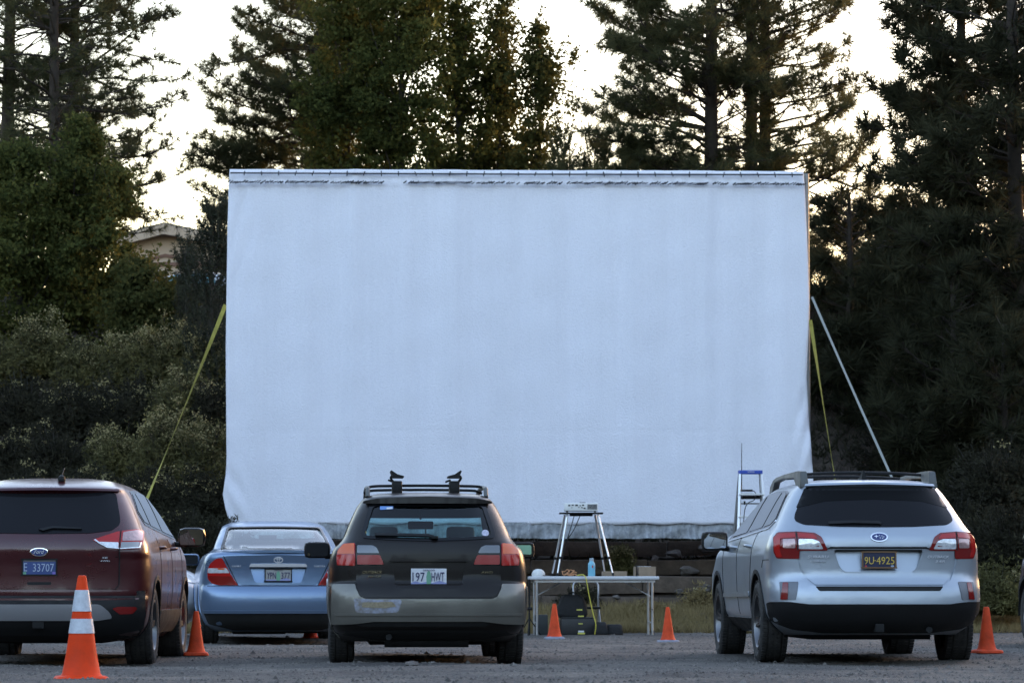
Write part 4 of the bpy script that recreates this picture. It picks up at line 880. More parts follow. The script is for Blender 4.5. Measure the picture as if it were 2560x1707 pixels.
    if detailed:
        em = patch('emblem', ellipse(0, .982, .078, .030, 28), rm, CHROME, car, off=.016, thick=.012, step=.03)
        patch('emblem_field', ellipse(0, .982, .070, .024, 28), rm, EMB, em, off=.018, thick=.004, step=.03)
        text('emblem_script', 'Ford', .09, .034, Matrix.Translation((0, B.rear_y(0, .982) - .02, .982)) @ Matrix.Rotation(math.pi / 2, 4, 'X'), BADGE, em, shear=.4)
        badge(car, B, 'SE', .555, .932, .05, .014, BADGE, .1); badge(car, B, '4WD', .555, .905, .085, .012, BADGE, .1)
        plate(car, B, .785, .918, .145, PLB, [('33707', .035, -.004, .180, .068), ('E', -.118, .0, .028, .07)], CHW, BLACKP, .004,
              deco=[('plate_band', [(-.143, .045), (.143, .045), (.143, .064), (-.143, .064)], mat('plate_band_grey', (0.09, 0.09, 0.10), 0.5)), ('plate_sticker', [(-.14, -.062), (-.112, -.062), (-.112, -.04), (-.14, -.04)], GRN), ('plate_sticker', [(.112, -.062), (.14, -.062), (.14, -.04), (.112, -.04)], PURP)])
        a = lathe('roof_antenna', [(.03, 0), (.034, .02), (.026, .045), (.010, .055), (0, .058)], BLACKP, car, 16, loc=(.11, .62, 1.598)); tube('antenna_mast', [(.11, .62, 1.64), (.11, .80, 1.72)], .004, BLACKP, a)
    return car
MAROON = mat('maroon_paint', (0.054, 0.005, 0.007), 0.3, metal=0.15, coat=0.5, coatr=.08, rvar=0.06, vscale=4)
suv('parked_suv', (-4.03, 29.0, -.045), R(0.2), 'maroon suv with dark rear glass, leftmost car, behind the striped cone', MAROON)
suv('parked_suv', (7.10, 34.2, tzf(7.0, 35)), R(8.0), 'dark maroon car just entering the picture at the right edge', mat('dark_maroon_paint', (0.05, 0.009, 0.014), 0.3, metal=0.3, coat=0.8), detailed=False)

# ------------------------------------------------------------------ cars of which only a little shows
def simple_car(loc, rz, label, P, glass_m):
    Rr = .318; AX = (1.0, 3.70)
    car = empty('parked_car', loc, rz, label, 'car')
    rows = [(.18, .70, .3, .3, 4.4, .4), (.30, .82, .06, .42, 4.6, .6), (.45, .87, .0, .45, 4.68, .7), (.65, .88, .02, .46, 4.65, .8), (.80, .875, .05, .46, 4.5, .9), (.92, .85, .06, .46, 4.2, .9), (1.0, .80, .10, .45, 3.75, .8), (1.05, .745, .30, .4, 3.5, .6), (1.2, .685, .70, .4, 3.1, .5), (1.35, .61, 1.1, .38, 2.6, .5), (1.41, .5, 1.4, .3, 2.3, .4), (1.43, .25, 1.7, .15, 2.1, .15)]
    B = Body(rows); bm = B.shell(); arches(bm, AX, Rr, .05); bmobj('body', bm, P, car, smooth=True, sharp=50)
    add_wheels(car, AX, .75, Rr, .205, .2, 7, 'single'); arch_parts(car, B, AX, Rr, .05, .012, P)
    for sg in (-1, 1):
        tr = patch('side_window_trim', rnd([(.75, 1.08), (3.15, 1.06), (2.3, 1.36), (1.25, 1.36)], .04), B.smap(sg), BLACKG, car, off=.004, thick=.01, step=.09, flip=sg < 0)
        for pn in ([(.95, 1.10), (1.93, 1.10), (1.93, 1.34), (1.3, 1.34)], [(2.02, 1.10), (3.0, 1.085), (2.28, 1.34), (2.02, 1.34)]): patch('side_window', rnd(pn, .03), B.smap(sg), glass_m, tr, off=.008, thick=.006, step=.09, flip=sg < 0)
        for yy in (1.1, 2.0, 3.1): patch('panel_gap', strip([(yy, 1.0), (yy + .03, .7), (yy + .02, .35)], .008), B.smap(sg), GAP, car, off=.003, thick=.004, flip=sg < 0)
        q = (lambda L: L) if sg > 0 else mir
        patch('tail_light', rnd(q([(.50, .90), (.78, .88), (.80, .76), (.52, .76)]), .02), B.rmap, REDL, car, off=.01, thick=.02)
        patch('headlight', rnd(q([(.42, .80), (.72, .84), (.78, .72), (.45, .68)]), .02), B.fmap, CLRL, car, off=.01, thick=.02, flip=True)
        cxm = sg * (B.side_x(3.0, .95) + .12); car_mirror(car, (cxm, 2.9, 1.0), (.22, .10, .14), sg, P, TINTS, (sg * (B.side_x(2.9, .95) - .01), 2.9, .95))
        h = B.side_x(1.9, .86); tube('door_handle', [(sg * (h - .01), 1.75, .87), (sg * (h + .03), 1.78, .875), (sg * (h + .03), 1.9, .875), (sg * (h - .01), 1.93, .87)], .013, P, car)
    patch('windshield', [(-.6, 1.07), (.6, 1.07), (.5, 1.35), (-.5, 1.35)], B.fmap, glass_m, car, off=.004, thick=.006, step=.1, flip=True)
    patch('rear_window', [(-.58, 1.09), (.58, 1.09), (.5, 1.34), (-.5, 1.34)], B.rmap, glass_m, car, off=.004, thick=.006, step=.1)
    patch('lower_grille', rnd([(-.5, .45), (.5, .45), (.45, .3), (-.45, .3)], .03), B.fmap, BLACKP, car, off=.006, thick=.01, flip=True)
    return car
simple_car((-8.55, 43.6, tzf(-6, 43.6)), R(-90), 'white car parked crosswise, glimpsed between the maroon suv and the blue sedan', mat('white_paint', (0.62, 0.64, 0.68), 0.3, coat=.8), TINTS)
# ------------------------------------------------------------------ added wooded rise, out of view: darkens reflections and blocks low sky light
def added_ridge():
    n = 300; rows = 7; V = []; F = []
    rr = random.Random(3)
    for i in range(n + 1):
        a = R(118) + R(304) * i / n; top = 18 + 3.0 * math.sin(i * .31) + 2.0 * math.sin(i * .83 + 1) + rr.uniform(-1.8, 1.8)
        for j in range(rows):
            t = j / (rows - 1); d = 46 + 9 * t + rr.uniform(-1, 1)
            V.append((d * math.cos(a), d * math.sin(a) + 8, (top * t ** .7 + rr.uniform(-.4, .4)) if j else -.3))
    for i in range(n):
        for j in range(rows - 1): F.append((i * rows + j, i * rows + j + 1, (i + 1) * rows + j + 1, (i + 1) * rows + j))
    o = mesh('added_wooded_hill', V, F, mat('added_woods', (0.022, 0.026, 0.017), 0.95, var=.5, vscale=.35, bump=1.0, bscale=.6, dist=1.0), smooth=True)
    tag(o, kind='structure')
added_ridge()

# ------------------------------------------------------------------ projection screen
SD = 50.0
def lerp_tab(tab, y):
    for (a, b), (c, d) in zip(tab[:-1], tab[1:]):
        if y <= c: return b + (d - b) * (y - a) / (c - a)
    return tab[-1][1]
def screen():
    L = [(391, 527), (425, 524.5), (520, 522), (650, 520), (800, 518), (950, 519), (1050, 520), (1090, 518), (1135, 511), (1165, 517), (1190, 524), (1205, 526)]
    Rr_ = [(391, 1846), (440, 1850), (600, 1857), (700, 1860), (800, 1856), (870, 1853), (950, 1858), (1080, 1867), (1205, 1870)]
    scr = empty('projection_screen', (am(1190, 1200, SD).x, SD, tzf(0, SD)), 0, 'large white cloth movie screen stretched behind the parked cars', 'movie screen')
    off = Vector(scr.location)
    nu, nv = 220, 130; V = []; F = []
    tp = am(1190, 391, SD).z; bt = am(1190, 1203, SD).z
    def wr(x, z, u):
        v = (z - bt) / (tp - bt)
        y = .013 * math.sin(5.2 * x + .5 * z + .6) + .009 * math.sin(8.9 * x - .35 * z + 2) + .004 * math.sin(17 * x + .2 * math.sin(z * 2)) + .02 * math.sin(1.7 * x + 1)
        y += .0022 * math.sin(3.1 * x + 6.5 * z) + .0018 * math.sin(-4.2 * x + 8.3 * z + 1) 
        for x0, a, w in ((-2.35, .022, .10), (-.9, .010, .12), (2.9, .016, .10), (3.5, .014, .12), (1.2, .008, .15)): y -= a * math.exp(-((x - x0 - .05 * math.sin(z)) / w) ** 2) * (.35 + .65 * v)
        y += .03 * math.exp(-u / .008) + .02 * math.exp(-(1 - u) / .006) + .005 * math.exp(-(tp - z) / .4) * math.sin(2 * math.pi * x / .25 + .8 * math.sin(x * 1.3))               # side edges pulled back round the poles
        ed = math.exp(-((1 - u) / .022) ** 2) * max(0, min(1, (3.6 - z) / .5)) * max(0, min(1, (z - 1.2) / .5))
        y += ed * (.05 * math.sin(11 * x + 3 * z) + .022 * math.sin(31 * x - 9 * z) + .02 * math.sin(4 * z))
        ed2 = math.exp(-(u / .035) ** 2) * math.exp(-((z - 1.9) / .45) ** 2)
        y += ed2 * (.022 * math.sin(22 * x + 13 * z) + .015 * math.sin(9 * z + 1))
        ed3 = math.exp(-(u / .05) ** 2) * max(0, min(1, (z - 4.5)))
        y += ed3 * .007 * math.sin(25 * x - 8 * z)
        y += .015 * math.exp(-((z - tp + .20) / .05) ** 2) * math.sin(30 * x)          # gathered below the top pocket
        y += -.012 * (1 if abs(z - tp + .20) < .02 else 0)
        y += .006 * math.exp(-((z - 2.9) / .012) ** 2)                                 # faint horizontal seam
        y += .05 * max(0, (z - tp + .02) / .02) * 0
        return y
    for j in range(nv + 1):
        v = j / nv; py = 391 + (1203 - 391) * (v if v < .06 else .06 * 0 + v)
        xl, xr = am(lerp_tab(L, py), py, SD).x, am(lerp_tab(Rr_, py), py, SD).x; z = am(1190, py, SD).z
        for i in range(nu + 1):
            u = i / nu; u2 = u + .03 * math.sin(2 * math.pi * u) * -.9
            x = xl + (xr - xl) * u2
            zz = z + (.035 * (u - .5) * -1 if j < 3 else 0) - .012 * math.sin(u * 90) * (1 if j == nv else 0)
            V.append((x - off.x, wr(x, z, u2), zz - off.z))
    for j in range(nv):
        for i in range(nu):
            a = j * (nu + 1) + i; F.append((a, a + nu + 1, a + nu + 2, a + 1))
    cm = mat('screen_cloth', (0.75, 0.75, 0.82), 0.8, spec=.2, bump=.7, bscale=48, dist=.014)
    nt = cm.node_tree; pb = nt.nodes['Principled BSDF']; tcn = nt.nodes.new('ShaderNodeTexCoord'); cur = None
    for sc3, amp in (((2.2, 2.2, .12), .03), ((11, 11, .5), .025), ((34, 34, 30), .05)):      # vertical weave streaks and fine soiling
        mp_ = nt.nodes.new('ShaderNodeMapping'); mp_.inputs['Scale'].default_value = sc3; nz = nt.nodes.new('ShaderNodeTexNoise'); nz.inputs['Scale'].default_value = 1; nz.inputs['Detail'].default_value = 5
        nt.links.new(tcn.outputs['Object'], mp_.inputs[0]); nt.links.new(mp_.outputs[0], nz.inputs['Vector'])
        mr = nt.nodes.new('ShaderNodeMapRange'); mr.inputs[1].default_value = .3; mr.inputs[2].default_value = .7; mr.inputs[3].default_value = 1 - amp; mr.inputs[4].default_value = 1.0
        nt.links.new(nz.outputs['Fac'], mr.inputs[0])
        if cur is None: cur = mr.outputs[0]
        else:
            mm = nt.nodes.new('ShaderNodeMath'); mm.operation = 'MULTIPLY'; nt.links.new(cur, mm.inputs[0]); nt.links.new(mr.outputs[0], mm.inputs[1]); cur = mm.outputs[0]
    mx = nt.nodes.new('ShaderNodeMix'); mx.data_type = 'RGBA'; mx.blend_type = 'MULTIPLY'; mx.inputs[0].default_value = 1; mx.inputs[6].default_value = (.79, .79, .865, 1)
    nt.links.new(cur, mx.inputs[7]); nt.links.new(mx.outputs[2], pb.inputs['Base Color'])
    c = mesh('screen_cloth', V, F, cm, scr, smooth=True); so = c.modifiers.new('thick', 'SOLIDIFY'); so.thickness = .004
    # bottom hem: crumpled darker valance
    V = []; F = []; nu, nv = 420, 8
    xl, xr = am(527, 1210, SD).x, am(1870, 1210, SD).x; z0 = am(1190, 1199, SD).z; z1 = am(1190, 1236, SD).z
    for j in range(nv + 1):
        v = j / nv
        for i in range(nu + 1):
            x = xl + (xr - xl) * i / nu
            y = .02 * v * math.sin(21 * x) + .016 * math.sin(57 * x + 3 * math.sin(5 * x)) * (.3 + v) + .02 * math.sin(9 * x + 5 * v) * v + .012 * math.sin(83 * x + 20 * v)
            V.append((x - off.x, .02 + y, z0 + (z1 - z0) * v + .004 * math.sin(6 * x + 1) * v + .003 * math.sin(23 * x) * v - off.z))
    for j in range(nv):
        for i in range(nu):
            a = j * (nu + 1) + i; F.append((a, a + nu + 1, a + nu + 2, a + 1))
    hm = mat('hem_cloth', (0.20, 0.215, 0.235), 0.85, col2=(0.42, 0.44, 0.47), vscale=14, bump=.3, bscale=60)
    mesh('bottom_hem', V, F, hm, scr, smooth=True)
    # pipe, lacing and ties along the top
    yt0, yt1 = am(527, 399, SD), am(1846, 403, SD)
    rope = mat('dark_rope', (0.03, 0.032, 0.04), 0.8)
    tube('lacing_rope', [(yt0.x - off.x + .02, -.075, yt0.z - off.z), (0, -.075, (yt0.z + yt1.z) / 2 - off.z - .006), (yt1.x - off.x - .02, -.075, yt1.z - off.z)], .011, rope, scr)
    for k in range(33):
        t = (k + .9) / 33.6; x = yt0.x + (yt1.x - yt0.x) * t - off.x; z = yt0.z + (yt1.z - yt0.z) * t - off.z; r_ = random.uniform(-.012, .012); h = random.uniform(.03, .042)
        tube('lacing_tie', [(x + r_, -.08, z - h), (x, -.095, z), (x - r_, -.05, z + h * .9)], .0085, rope, scr, 6)
    # stitched seam below the pocket
    bm = bmesh.new(); s0, s1 = am(524, 419, SD), am(1850, 424, SD); rr = random.Random(5)
    n = 230
    for k in range(n):
        t = (k + .5) / n
        if .55 < (t * 3.1 + .3) % 1 < .56 or abs(t - .285) < .014 or abs(t - .87) < .006 or rr.random() < .06: continue
        x = s0.x + (s1.x - s0.x) * t - off.x; z = s0.z + (s1.z - s0.z) * t - off.z + rr.uniform(-.006, .006)
        tube_geo(bm, [(x - .022, -.085, z - .014 + rr.uniform(-.01, .004)), (x + .026, -.087, z + .010 + rr.uniform(-.004, .012))], rr.uniform(.006, .013), 5)
    o = bmobj('seam_stitching', bm, rope, scr, smooth=True); tag(o, kind='stuff')
    # frame behind the cloth
    for px in (534, 1852):
        a = am(px, 395, SD + .16); b = tzf(a.x, SD + .2)
        tube('frame_pole', [(a.x - off.x, .16, b - off.z), (a.x - off.x, .16, a.z - off.z - .03)], .04, GREYM, scr, 12)
    a, b = am(530, 396, SD + .08), am(1846, 398, SD + .08); tube('top_pipe', [(a.x - off.x, .09, a.z - off.z - .03), (b.x - off.x, .09, b.z - off.z - .03)], .03, GREYM, scr, 12)
    return scr
screen()
def strap(label, p0, p1, w, m_, twist=2.0, sag=.05, name='ratchet_strap'):
    n = 60; V = []; F = []; p0 = Vector(p0); p1 = Vector(p1); t = (p1 - p0).normalized(); s = t.cross(Vector((0, 1, 0))).normalized(); f = s.cross(t)
    for i in range(n + 1):
        k = i / n; p = p0.lerp(p1, k) + Vector((0, 0, -sag * 4 * k * (1 - k))); a = twist * math.pi * k + .3 * math.sin(9 * k)
        d = (s * math.cos(a) + f * math.sin(a)) * w / 2; e = (f * math.cos(a) - s * math.sin(a)) * .002
        V += [p - d - e, p + d - e, p + d + e, p - d + e]
    for i in range(n):
        for q in range(4): F.append((4 * i + q, 4 * i + (q + 1) % 4, 4 * i + 4 + (q + 1) % 4, 4 * i + 4 + q))
    F += [(3, 2, 1, 0), (4 * n, 4 * n + 1, 4 * n + 2, 4 * n + 3)]
    o = mesh(name, V, F, m_); tag(o, label, 'strap', 'guy straps of the screen'); return o
YEL = mat('yellow_webbing', (0.30, 0.26, 0.05), 0.8, var=.2, vscale=12); WHT = mat('white_webbing', (0.27, 0.28, 0.26), 0.8)
a = am(518, 700, SD + .1); b = am(345, 1120, SD - 1.2); d = b - a; e = a + d * 1.7; e.z = tzf(e.x, e.y)
strap('yellow webbing strap running down left from the screen', a, e, .06, YEL, 1.37)
a = am(1861, 735, SD + .1); b = am(1921, 1095, SD - .6); d = b - a; e = a + d * 1.75; e.z = tzf(e.x, e.y)
strap('yellow webbing strap on the right side of the screen', a, e, .055, YEL, 1.2)
a = am(1865, 682, SD + .1); b = am(2062, 1080, SD - 1.6); d = b - a; e = a + d * 1.7; e.z = tzf(e.x, e.y)
strap('pale slanting strap to the right of the yellow one', a, e, .036, WHT, .35)

# ------------------------------------------------------------------ cones
ORG = mat('cone_orange', (0.80, 0.052, 0.006), 0.6, spec=.2, var=.15, vscale=7, rvar=.1); ORD = mat('old_cone_orange', (0.66, 0.065, 0.018), 0.65, spec=.2, var=.25, vscale=9)
REFL = mat('cone_collar', (0.55, 0.58, 0.62), 0.35, var=.15, vscale=30); CBASE = mat('cone_base_grey', (0.24, 0.25, 0.30), 0.7)
def cone(px, py, Y, h, label, m_, base_m, rb, rt, base_w, striped=False, tilt=0.0, rz=0.2):
    p = at(px, py, Y); z = tzf(p.x, Y)
    c = empty('traffic_cone', (p.x, Y, z), rz, label, 'traffic cone', 'orange traffic cones'); c.rotation_euler = (tilt, 0, rz)
    def r_(t): return rb + (rt - rb) * t
    bh = .035
    prof = [(r_(0) + .012, bh - .004), (r_(0.0), bh + .012), (r_(.25), h * .25), (r_(.5), h * .5), (r_(.75), h * .75), (r_(.97), h * .97), (r_(1) * .92, h * .995), (r_(1) * .6, h), (r_(1) * .55, h * .96)]
    lathe('cone_body', prof, m_, c, 36)
    bm = bmesh.new(); q = [(x * base_w / 2, y * base_w / 2) for x, y in rnd([(-1, -1), (1, -1), (1, 1), (-1, 1)], .35)]
    lv = [(1.0, 0), (1.0, .014), (.93, .026), (.6, bh)]
    rings = [[bm.verts.new((x * s, y * s, zz)) for x, y in q] for s, zz in lv]
    for a, b in zip(rings[:-1], rings[1:]):
        for k in range(len(q)): bm.faces.new((a[k], a[(k + 1) % len(q)], b[(k + 1) % len(q)], b[k]))
    bm.faces.new(rings[0][::-1]); bm.faces.new(rings[-1]); bmobj('cone_base', bm, base_m, c, smooth=True, sharp=40)
    if striped:
        for t0, t1 in ((.445, .585), (.655, .86)):
            lathe('reflective_collar', [(r_(t0) + .002, h * t0), (r_(t0) + .0045, h * t0 + .001), (r_(t1) + .0045, h * t1 - .001), (r_(t1) + .002, h * t1)], REFL, c, 36)
    return c
cone(203, 1690, 24.1, .735, 'tall orange cone with two white reflective collars in the foreground', ORG, ORG, .135, .030, .37, True)
cone(1386, 1592, 41.6, .43, 'small orange cone standing in front of the table\'s left legs', ORD, CBASE, .085, .022, .23)
cone(1670, 1603, 39.0, .405, 'small orange cone just right of the table', ORD, CBASE, .080, .020, .21, tilt=-.01, rz=.5)
cone(2467, 1636, 31.6, .425, 'small orange cone right of the silver wagon', ORD, ORD, .085, .026, .25, rz=.3)
cone(490, 1630, 32.6, .42, 'small orange cone half hidden beside the maroon suv\'s front wheel', ORD, ORD, .085, .024, .24, rz=.1)
cone(776, 1590, 43.0, .42, 'orange cone whose base shows under the blue sedan', ORG, ORG, .090, .024, .26, rz=.0)

# ------------------------------------------------------------------ folding table and what is on it
TD = 44.2
def c4(cx, cy, d=TD): return at(1280 + cx * .2552, 1220 + cy * .2552, d)
tx0, tx1 = c4(168, 880).x, c4(1430, 880).x; TZ = .76; tcx = (tx0 + tx1) / 2; tw = tx1 - tx0
tg = tzf(tcx, TD)
tb = empty('folding_table', (tcx, TD + .33, tg), R(3.0), 'long white folding table with silver legs below the screen', 'table')
TW = mat('table_white', (0.55, 0.56, 0.58), 0.45, var=.05, vscale=6)
box('table_top', (0, 0, TZ - .022), (tw, .74, .044), TW, tb, bevel=.014)
bm = bmesh.new()
for sy in (-.30, .30): bx(bm, (0, sy, TZ - .062), (tw - .10, .025, .034))
for sx in (-1, 1): bx(bm, (sx * (tw / 2 - .07), 0, TZ - .0625), (.025, .575, .034))
bmobj('table_frame', bm, ALU, tb)
for sx in (-1, 1):
    for sy in (-.29, .29):
        x = sx * (tw / 2 - .085)
        tube('table_leg', [(x, sy, TZ - .05), (x, sy, .38), (x, sy, .0)], .017, ALU, tb, 12)
    tube('leg_brace', [(sx * (tw / 2 - .085), -.29, .16), (sx * (tw / 2 - .085), .29, .16)], .010, ALU, tb)
    tube('folding_strut', [(sx * (tw / 2 - .085), 0, .5), (sx * (tw / 2 - .45), 0, TZ - .06)], .008, ALU, tb)
TTOP = tg + TZ
def ontab(cx, dy=0.0): 
    p = c4(cx, 860); return Vector((p.x, TD + .30 + dy, TTOP))
# projector stand
st = empty('projector_stand', (ontab(683).x, TD + .33, TTOP), 0, 'four legged silver stand on the table carrying the projector', 'stand')
so_ = Vector(st.location); trz = c4(683, 240).z - TTOP
box('tray', (0, 0, trz), (c4(900, 0).x - c4(468, 0).x, .36, .018), BLACKP, st, bevel=.005)
box('tray_bracket', (0.0, 0, trz - .022), (.30, .2, .028), BLACKP, st, bevel=.005)
LEGM = mat('leg_aluminium', (0.62, 0.63, 0.65), 0.3, metal=.9)
for tx, bx_, yy0, yy1 in ((522, 395, .10, .26), (546, 443, -.10, -.26), (822, 925, .10, .26), (846, 992, -.10, -.26)):
    X0 = c4(tx, 0).x - so_.x; X1 = c4(bx_, 0).x - so_.x
    a = Vector((X0, yy0, trz - .02)); b = Vector((X1, yy1, .006)); m = a.lerp(b, .70)
    lg = tube('stand_leg', [a, m], .015, LEGM, st, 10); tube('lower_leg', [m, a.lerp(b, .97)], .011, LEGM, lg, 10)
    tube('leg_clamp', [a.lerp(b, .69), a.lerp(b, .73)], .020, BLACKP, lg, 10); tube('leg_foot', [a.lerp(b, .955), b], .015, BLACKP, lg, 10)
tube('hanging_cable', smooth_path([(-.09, -.12, trz - .02), (-.14, -.14, trz - .2), (-.21, -.16, trz - .42), (-.26, -.2, trz - .62), (-.28, -.24, .1), (-.25, -.26, .01)], 4), .006, BLACKP, st)
tube('hanging_cable', smooth_path([(-.01, -.12, trz - .02), (-.10, -.14, trz - .22), (-.20, -.16, trz - .38), (-.25, -.2, trz - .6)], 4), .006, BLACKP, st)
pw = c4(845, 0).x - c4(515, 0).x; pcx = (c4(845, 0).x + c4(515, 0).x) / 2; pz = TTOP + trz + .012
pj = empty('projector', (pcx, TD + .33, pz), 0, 'white projector with dark vent grille on top of the stand', 'projector')
box('casing', (0, 0, .068), (pw, .30, .105), WHITEP, pj, bevel=.014)
for x in (-.18, .18): tube('foot', [(x, -.11, 0), (x, -.11, .02)], .014, BLACKP, pj)
bm = bmesh.new()
for k in range(8): bx(bm, (pw / 2 - .075, -.151, .040 + k * .0085), (.125, .006, .0045))
for k in range(11): bx(bm, (pw / 2 - .132 + k * .0115, -.1514, .070), (.0035, .006, .066))
o = bmobj('vent_grille', bm, mat('vent_dark', (0.10, 0.10, 0.11), .6), pj); tag(o, kind='stuff')
for x, z, w, h in ((-.155, .088, .028, .018), (-.11, .092, .03, .014), (-.06, .090, .035, .020), (-.012, .085, .018, .012), (.025, .092, .026, .016), (-.03, .064, .014, .010), (.01, .060, .030, .010), (.045, .050, .024, .014), (-.12, .06, .010, .010)):
    box('port', (x, -.151, z), (w, .006, h), BLACKP, pj)
box('lens_shift_cover', (.02, -.05, .124), (.075, .16, .012), mat('vent_dark', (0.10, 0.10, 0.11), .6), pj, bevel=.003)
# bottle
p = ontab(783, -.12)
b_ = empty('water_bottle', p, 0, 'light blue water bottle standing on the table', 'bottle'); BB = mat('bottle_blue', (0.12, 0.42, 0.55), .3, coat=.3)
lathe('bottle_body', [(0, 0), (.044, 0), (.047, .008), (.047, .15), (.044, .168), (.030, .185), (.026, .20)], BB, b_, 24)
lathe('cap', [(.026, .198), (.028, .20), (.028, .232), (.020, .236), (0, .236)], mat('cap_grey', (0.30, 0.38, 0.42), .5), b_, 20)
patch('red_mark', ellipse(.012, .125, .010, .020, 12), lambda x, z: Vector((x, -math.sqrt(max(.047 ** 2 - x * x, 0)), z)), REDP, b_, off=.0015, thick=.002)
# cap / small white case
p = ontab(260, -.1); hb = empty('white_cap', p, .3, 'white cap with dark brim on the table\'s left end', 'cap')
lathe('crown', [(.082, 0), (.088, .015), (.084, .045), (.066, .075), (.035, .092), (0, .096)], mat('cap_white', (0.6, 0.6, 0.58), .8, bump=.3, bscale=60), hb, 20)
bm = bmesh.new(); vs_ = []
arc = [(math.cos(R(a)), math.sin(R(a))) for a in range(-70, 71, 14)]
i_ = [bm.verts.new((c * .085, s * .085, .016)) for c, s in arc]; o_ = [bm.verts.new((.03 + c * .125, s * .10, .010 - .012 * abs(s))) for c, s in arc]
for k in range(len(arc) - 1): bm.faces.new((i_[k], o_[k], o_[k + 1], i_[k + 1]))
e_ = bmobj('brim', bm, mat('brim_dark', (0.07, 0.06, 0.05), .8), hb); e_.modifiers.new('t', 'SOLIDIFY').thickness = .004
# boxes
CARD = mat('cardboard', (0.24, 0.17, 0.115), .8, var=.15, vscale=12)
def carton(cx, w, dp, h, label, dy, open_=False):
    p = ontab(cx, dy); c = empty('cardboard_box', p, R(4), label, 'box')
    box('carton', (0, 0, h / 2), (w, dp, h), CARD, c, bevel=.003)
    box('tape', (0, -.0005, h + .0005), (w * .98, .05, .002), mat('tape_tan', (0.33, 0.25, 0.16), .4), c)
    return c
carton(1012, c4(1130, 0).x - c4(893, 0).x, .22, .065, 'flat brown cardboard box beside the projector stand\'s right leg', .12)
cb = carton(1325, c4(1408, 0).x - c4(1240, 0).x, .22, .125, 'taller brown cardboard box at the table\'s right end', -.02)
box('open_flap', (-.155, .0, .065), (.012, .2, .12), CARD, cb)
pp = ontab(1300, -.02); pp.z += .128
o = box('paper_sheet', pp, (.16, .16, .004), mat('paper', (0.6, 0.62, 0.66), .6), None, rot=Matrix.Rotation(R(8), 3, 'Z')); tag(o, 'white paper lying on the taller cardboard box', 'paper')
pp = ontab(1245, .0); o = box('black_case', pp + Vector((0.01, .18, .07)), (.10, .08, .14), BLACKP, bevel=.01); tag(o, 'small black case behind the taller cardboard box', 'case')
# cords
ORC = mat('orange_cable', (0.5, 0.22, 0.10), .6); YLC = mat('yellow_cord', (0.55, 0.47, 0.06), .5)
q = ontab(560, -.22); pts = []
for k in range(40):
    a = k * .62; pts.append(q + Vector((.055 * math.cos(a) + .003 * k - .05, .05 * math.sin(a), .008 + .055 * max(0, math.sin(a * .51 + 1)) + .012 * (k % 3))))
o = tube('cable_coil', smooth_path(pts, 3), .006, ORC, None, 6); tag(o, 'tangled orange and white cable lying on the table', 'cable')
e0 = ontab(640, -.30); ed = ontab(715, -.44)
gx = c4(808, 1440); pts = [e0 + Vector((0, 0, .012)), e0 + Vector((.06, -.05, .02)), ed + Vector((-.02, 0.02, .014)), ed + Vector((.01, -.02, -.03)), ed + Vector((.05, -.03, -.25)), ed + Vector((.10, -.03, -.48)), ed + Vector((.135, -.04, -.62)), Vector((gx.x, TD - .15, tg + .01))]
o = tube('extension_cord', smooth_path(pts, 6), .007, YLC, None, 8); tag(o, 'yellow extension cord draped over the table edge to the ground', 'cord')
# under the table
BAG = mat('black_fabric', (0.010, 0.010, 0.011), .8, var=.3, vscale=20, bump=.4, bscale=25)
def lump(name, cx, w, dp, h, y, label, cat, base=0.0, squash=.8, bev=.12):
    p = c4(cx, 1440, y); z = tzf(p.x, y) + base; o = empty(name, (p.x, y, z), R(3), label, cat)
    bm = bmesh.new(); bmesh.ops.create_cube(bm, size=1); bmesh.ops.subdivide_edges(bm, edges=bm.edges, cuts=5, use_grid_fill=True)
    for v in bm.verts:
        c = v.co * 2; l = max(1e-6, (abs(c.x) ** 7 + abs(c.y) ** 7 + abs(c.z) ** 7) ** (1 / 7)); c = c / l * max(abs(c.x), abs(c.y), abs(c.z))
        k = squash + (1 - squash) * (1 - max(0, c.z)) ; n = .06 * math.sin(7 * c.x + 3 * c.z) * math.sin(5 * c.y + 2)
        v.co = Vector((c.x * w / 2 * k * (1 + n), c.y * dp / 2 * (1 + n), (c.z + 1) * h / 2 * (1 + n * .6)))
    bmobj('bag_body', bm, BAG, o, smooth=True); return o
w1 = c4(735, 0).x - c4(452, 0).x
YLB = mat('yellow_stripe', (0.6, 0.55, 0.10), .5)
k_ = empty('equipment_case', (c4(645, 1440).x, TD + .35, tg), R(3), 'black hard case with yellow marks under the table', 'case')
kw = c4(815, 0).x - c4(480, 0).x
box('case_body', (0, 0, .105), (kw, .4, .21), mat('case_black', (0.012, 0.012, 0.013), .5, bump=.2, bscale=60), k_, bevel=.02)
box('case_lid', (0, 0, .2195), (kw * .99, .395, .018), mat('case_black', (0.012, 0.012, 0.013), .5), k_, bevel=.006)
for x, z, ww, hh, m_ in ((.028, .145, .055, .012, YLB), (.035, .045, .075, .022, STKW), (.038, .02, .095, .022, YLB)): box('case_mark', (x, -.203, z), (ww, .006, hh), m_, k_)
bk = lump('backpack', 590, w1, .26, .31, TD + .32, 'black backpack with yellow tabs on top of the case under the table', 'backpack', base=.23, squash=.72)
for x, z, ww in ((.085, .115, .075), (.105, .032, .075)): box('yellow_tab', (x, -.128, z), (ww, .01, .016), YLB, bk)
tube('carry_handle', smooth_path([(-.05, 0, .30), (-.03, 0, .335), (.03, 0, .335), (.05, 0, .30)], 3), .008, BAG, bk)
lump('duffel_bag', 870, c4(950, 0).x - c4(820, 0).x, .3, .175, TD + .05, 'small rounded black bag beside the hard case', 'bag', squash=.75)
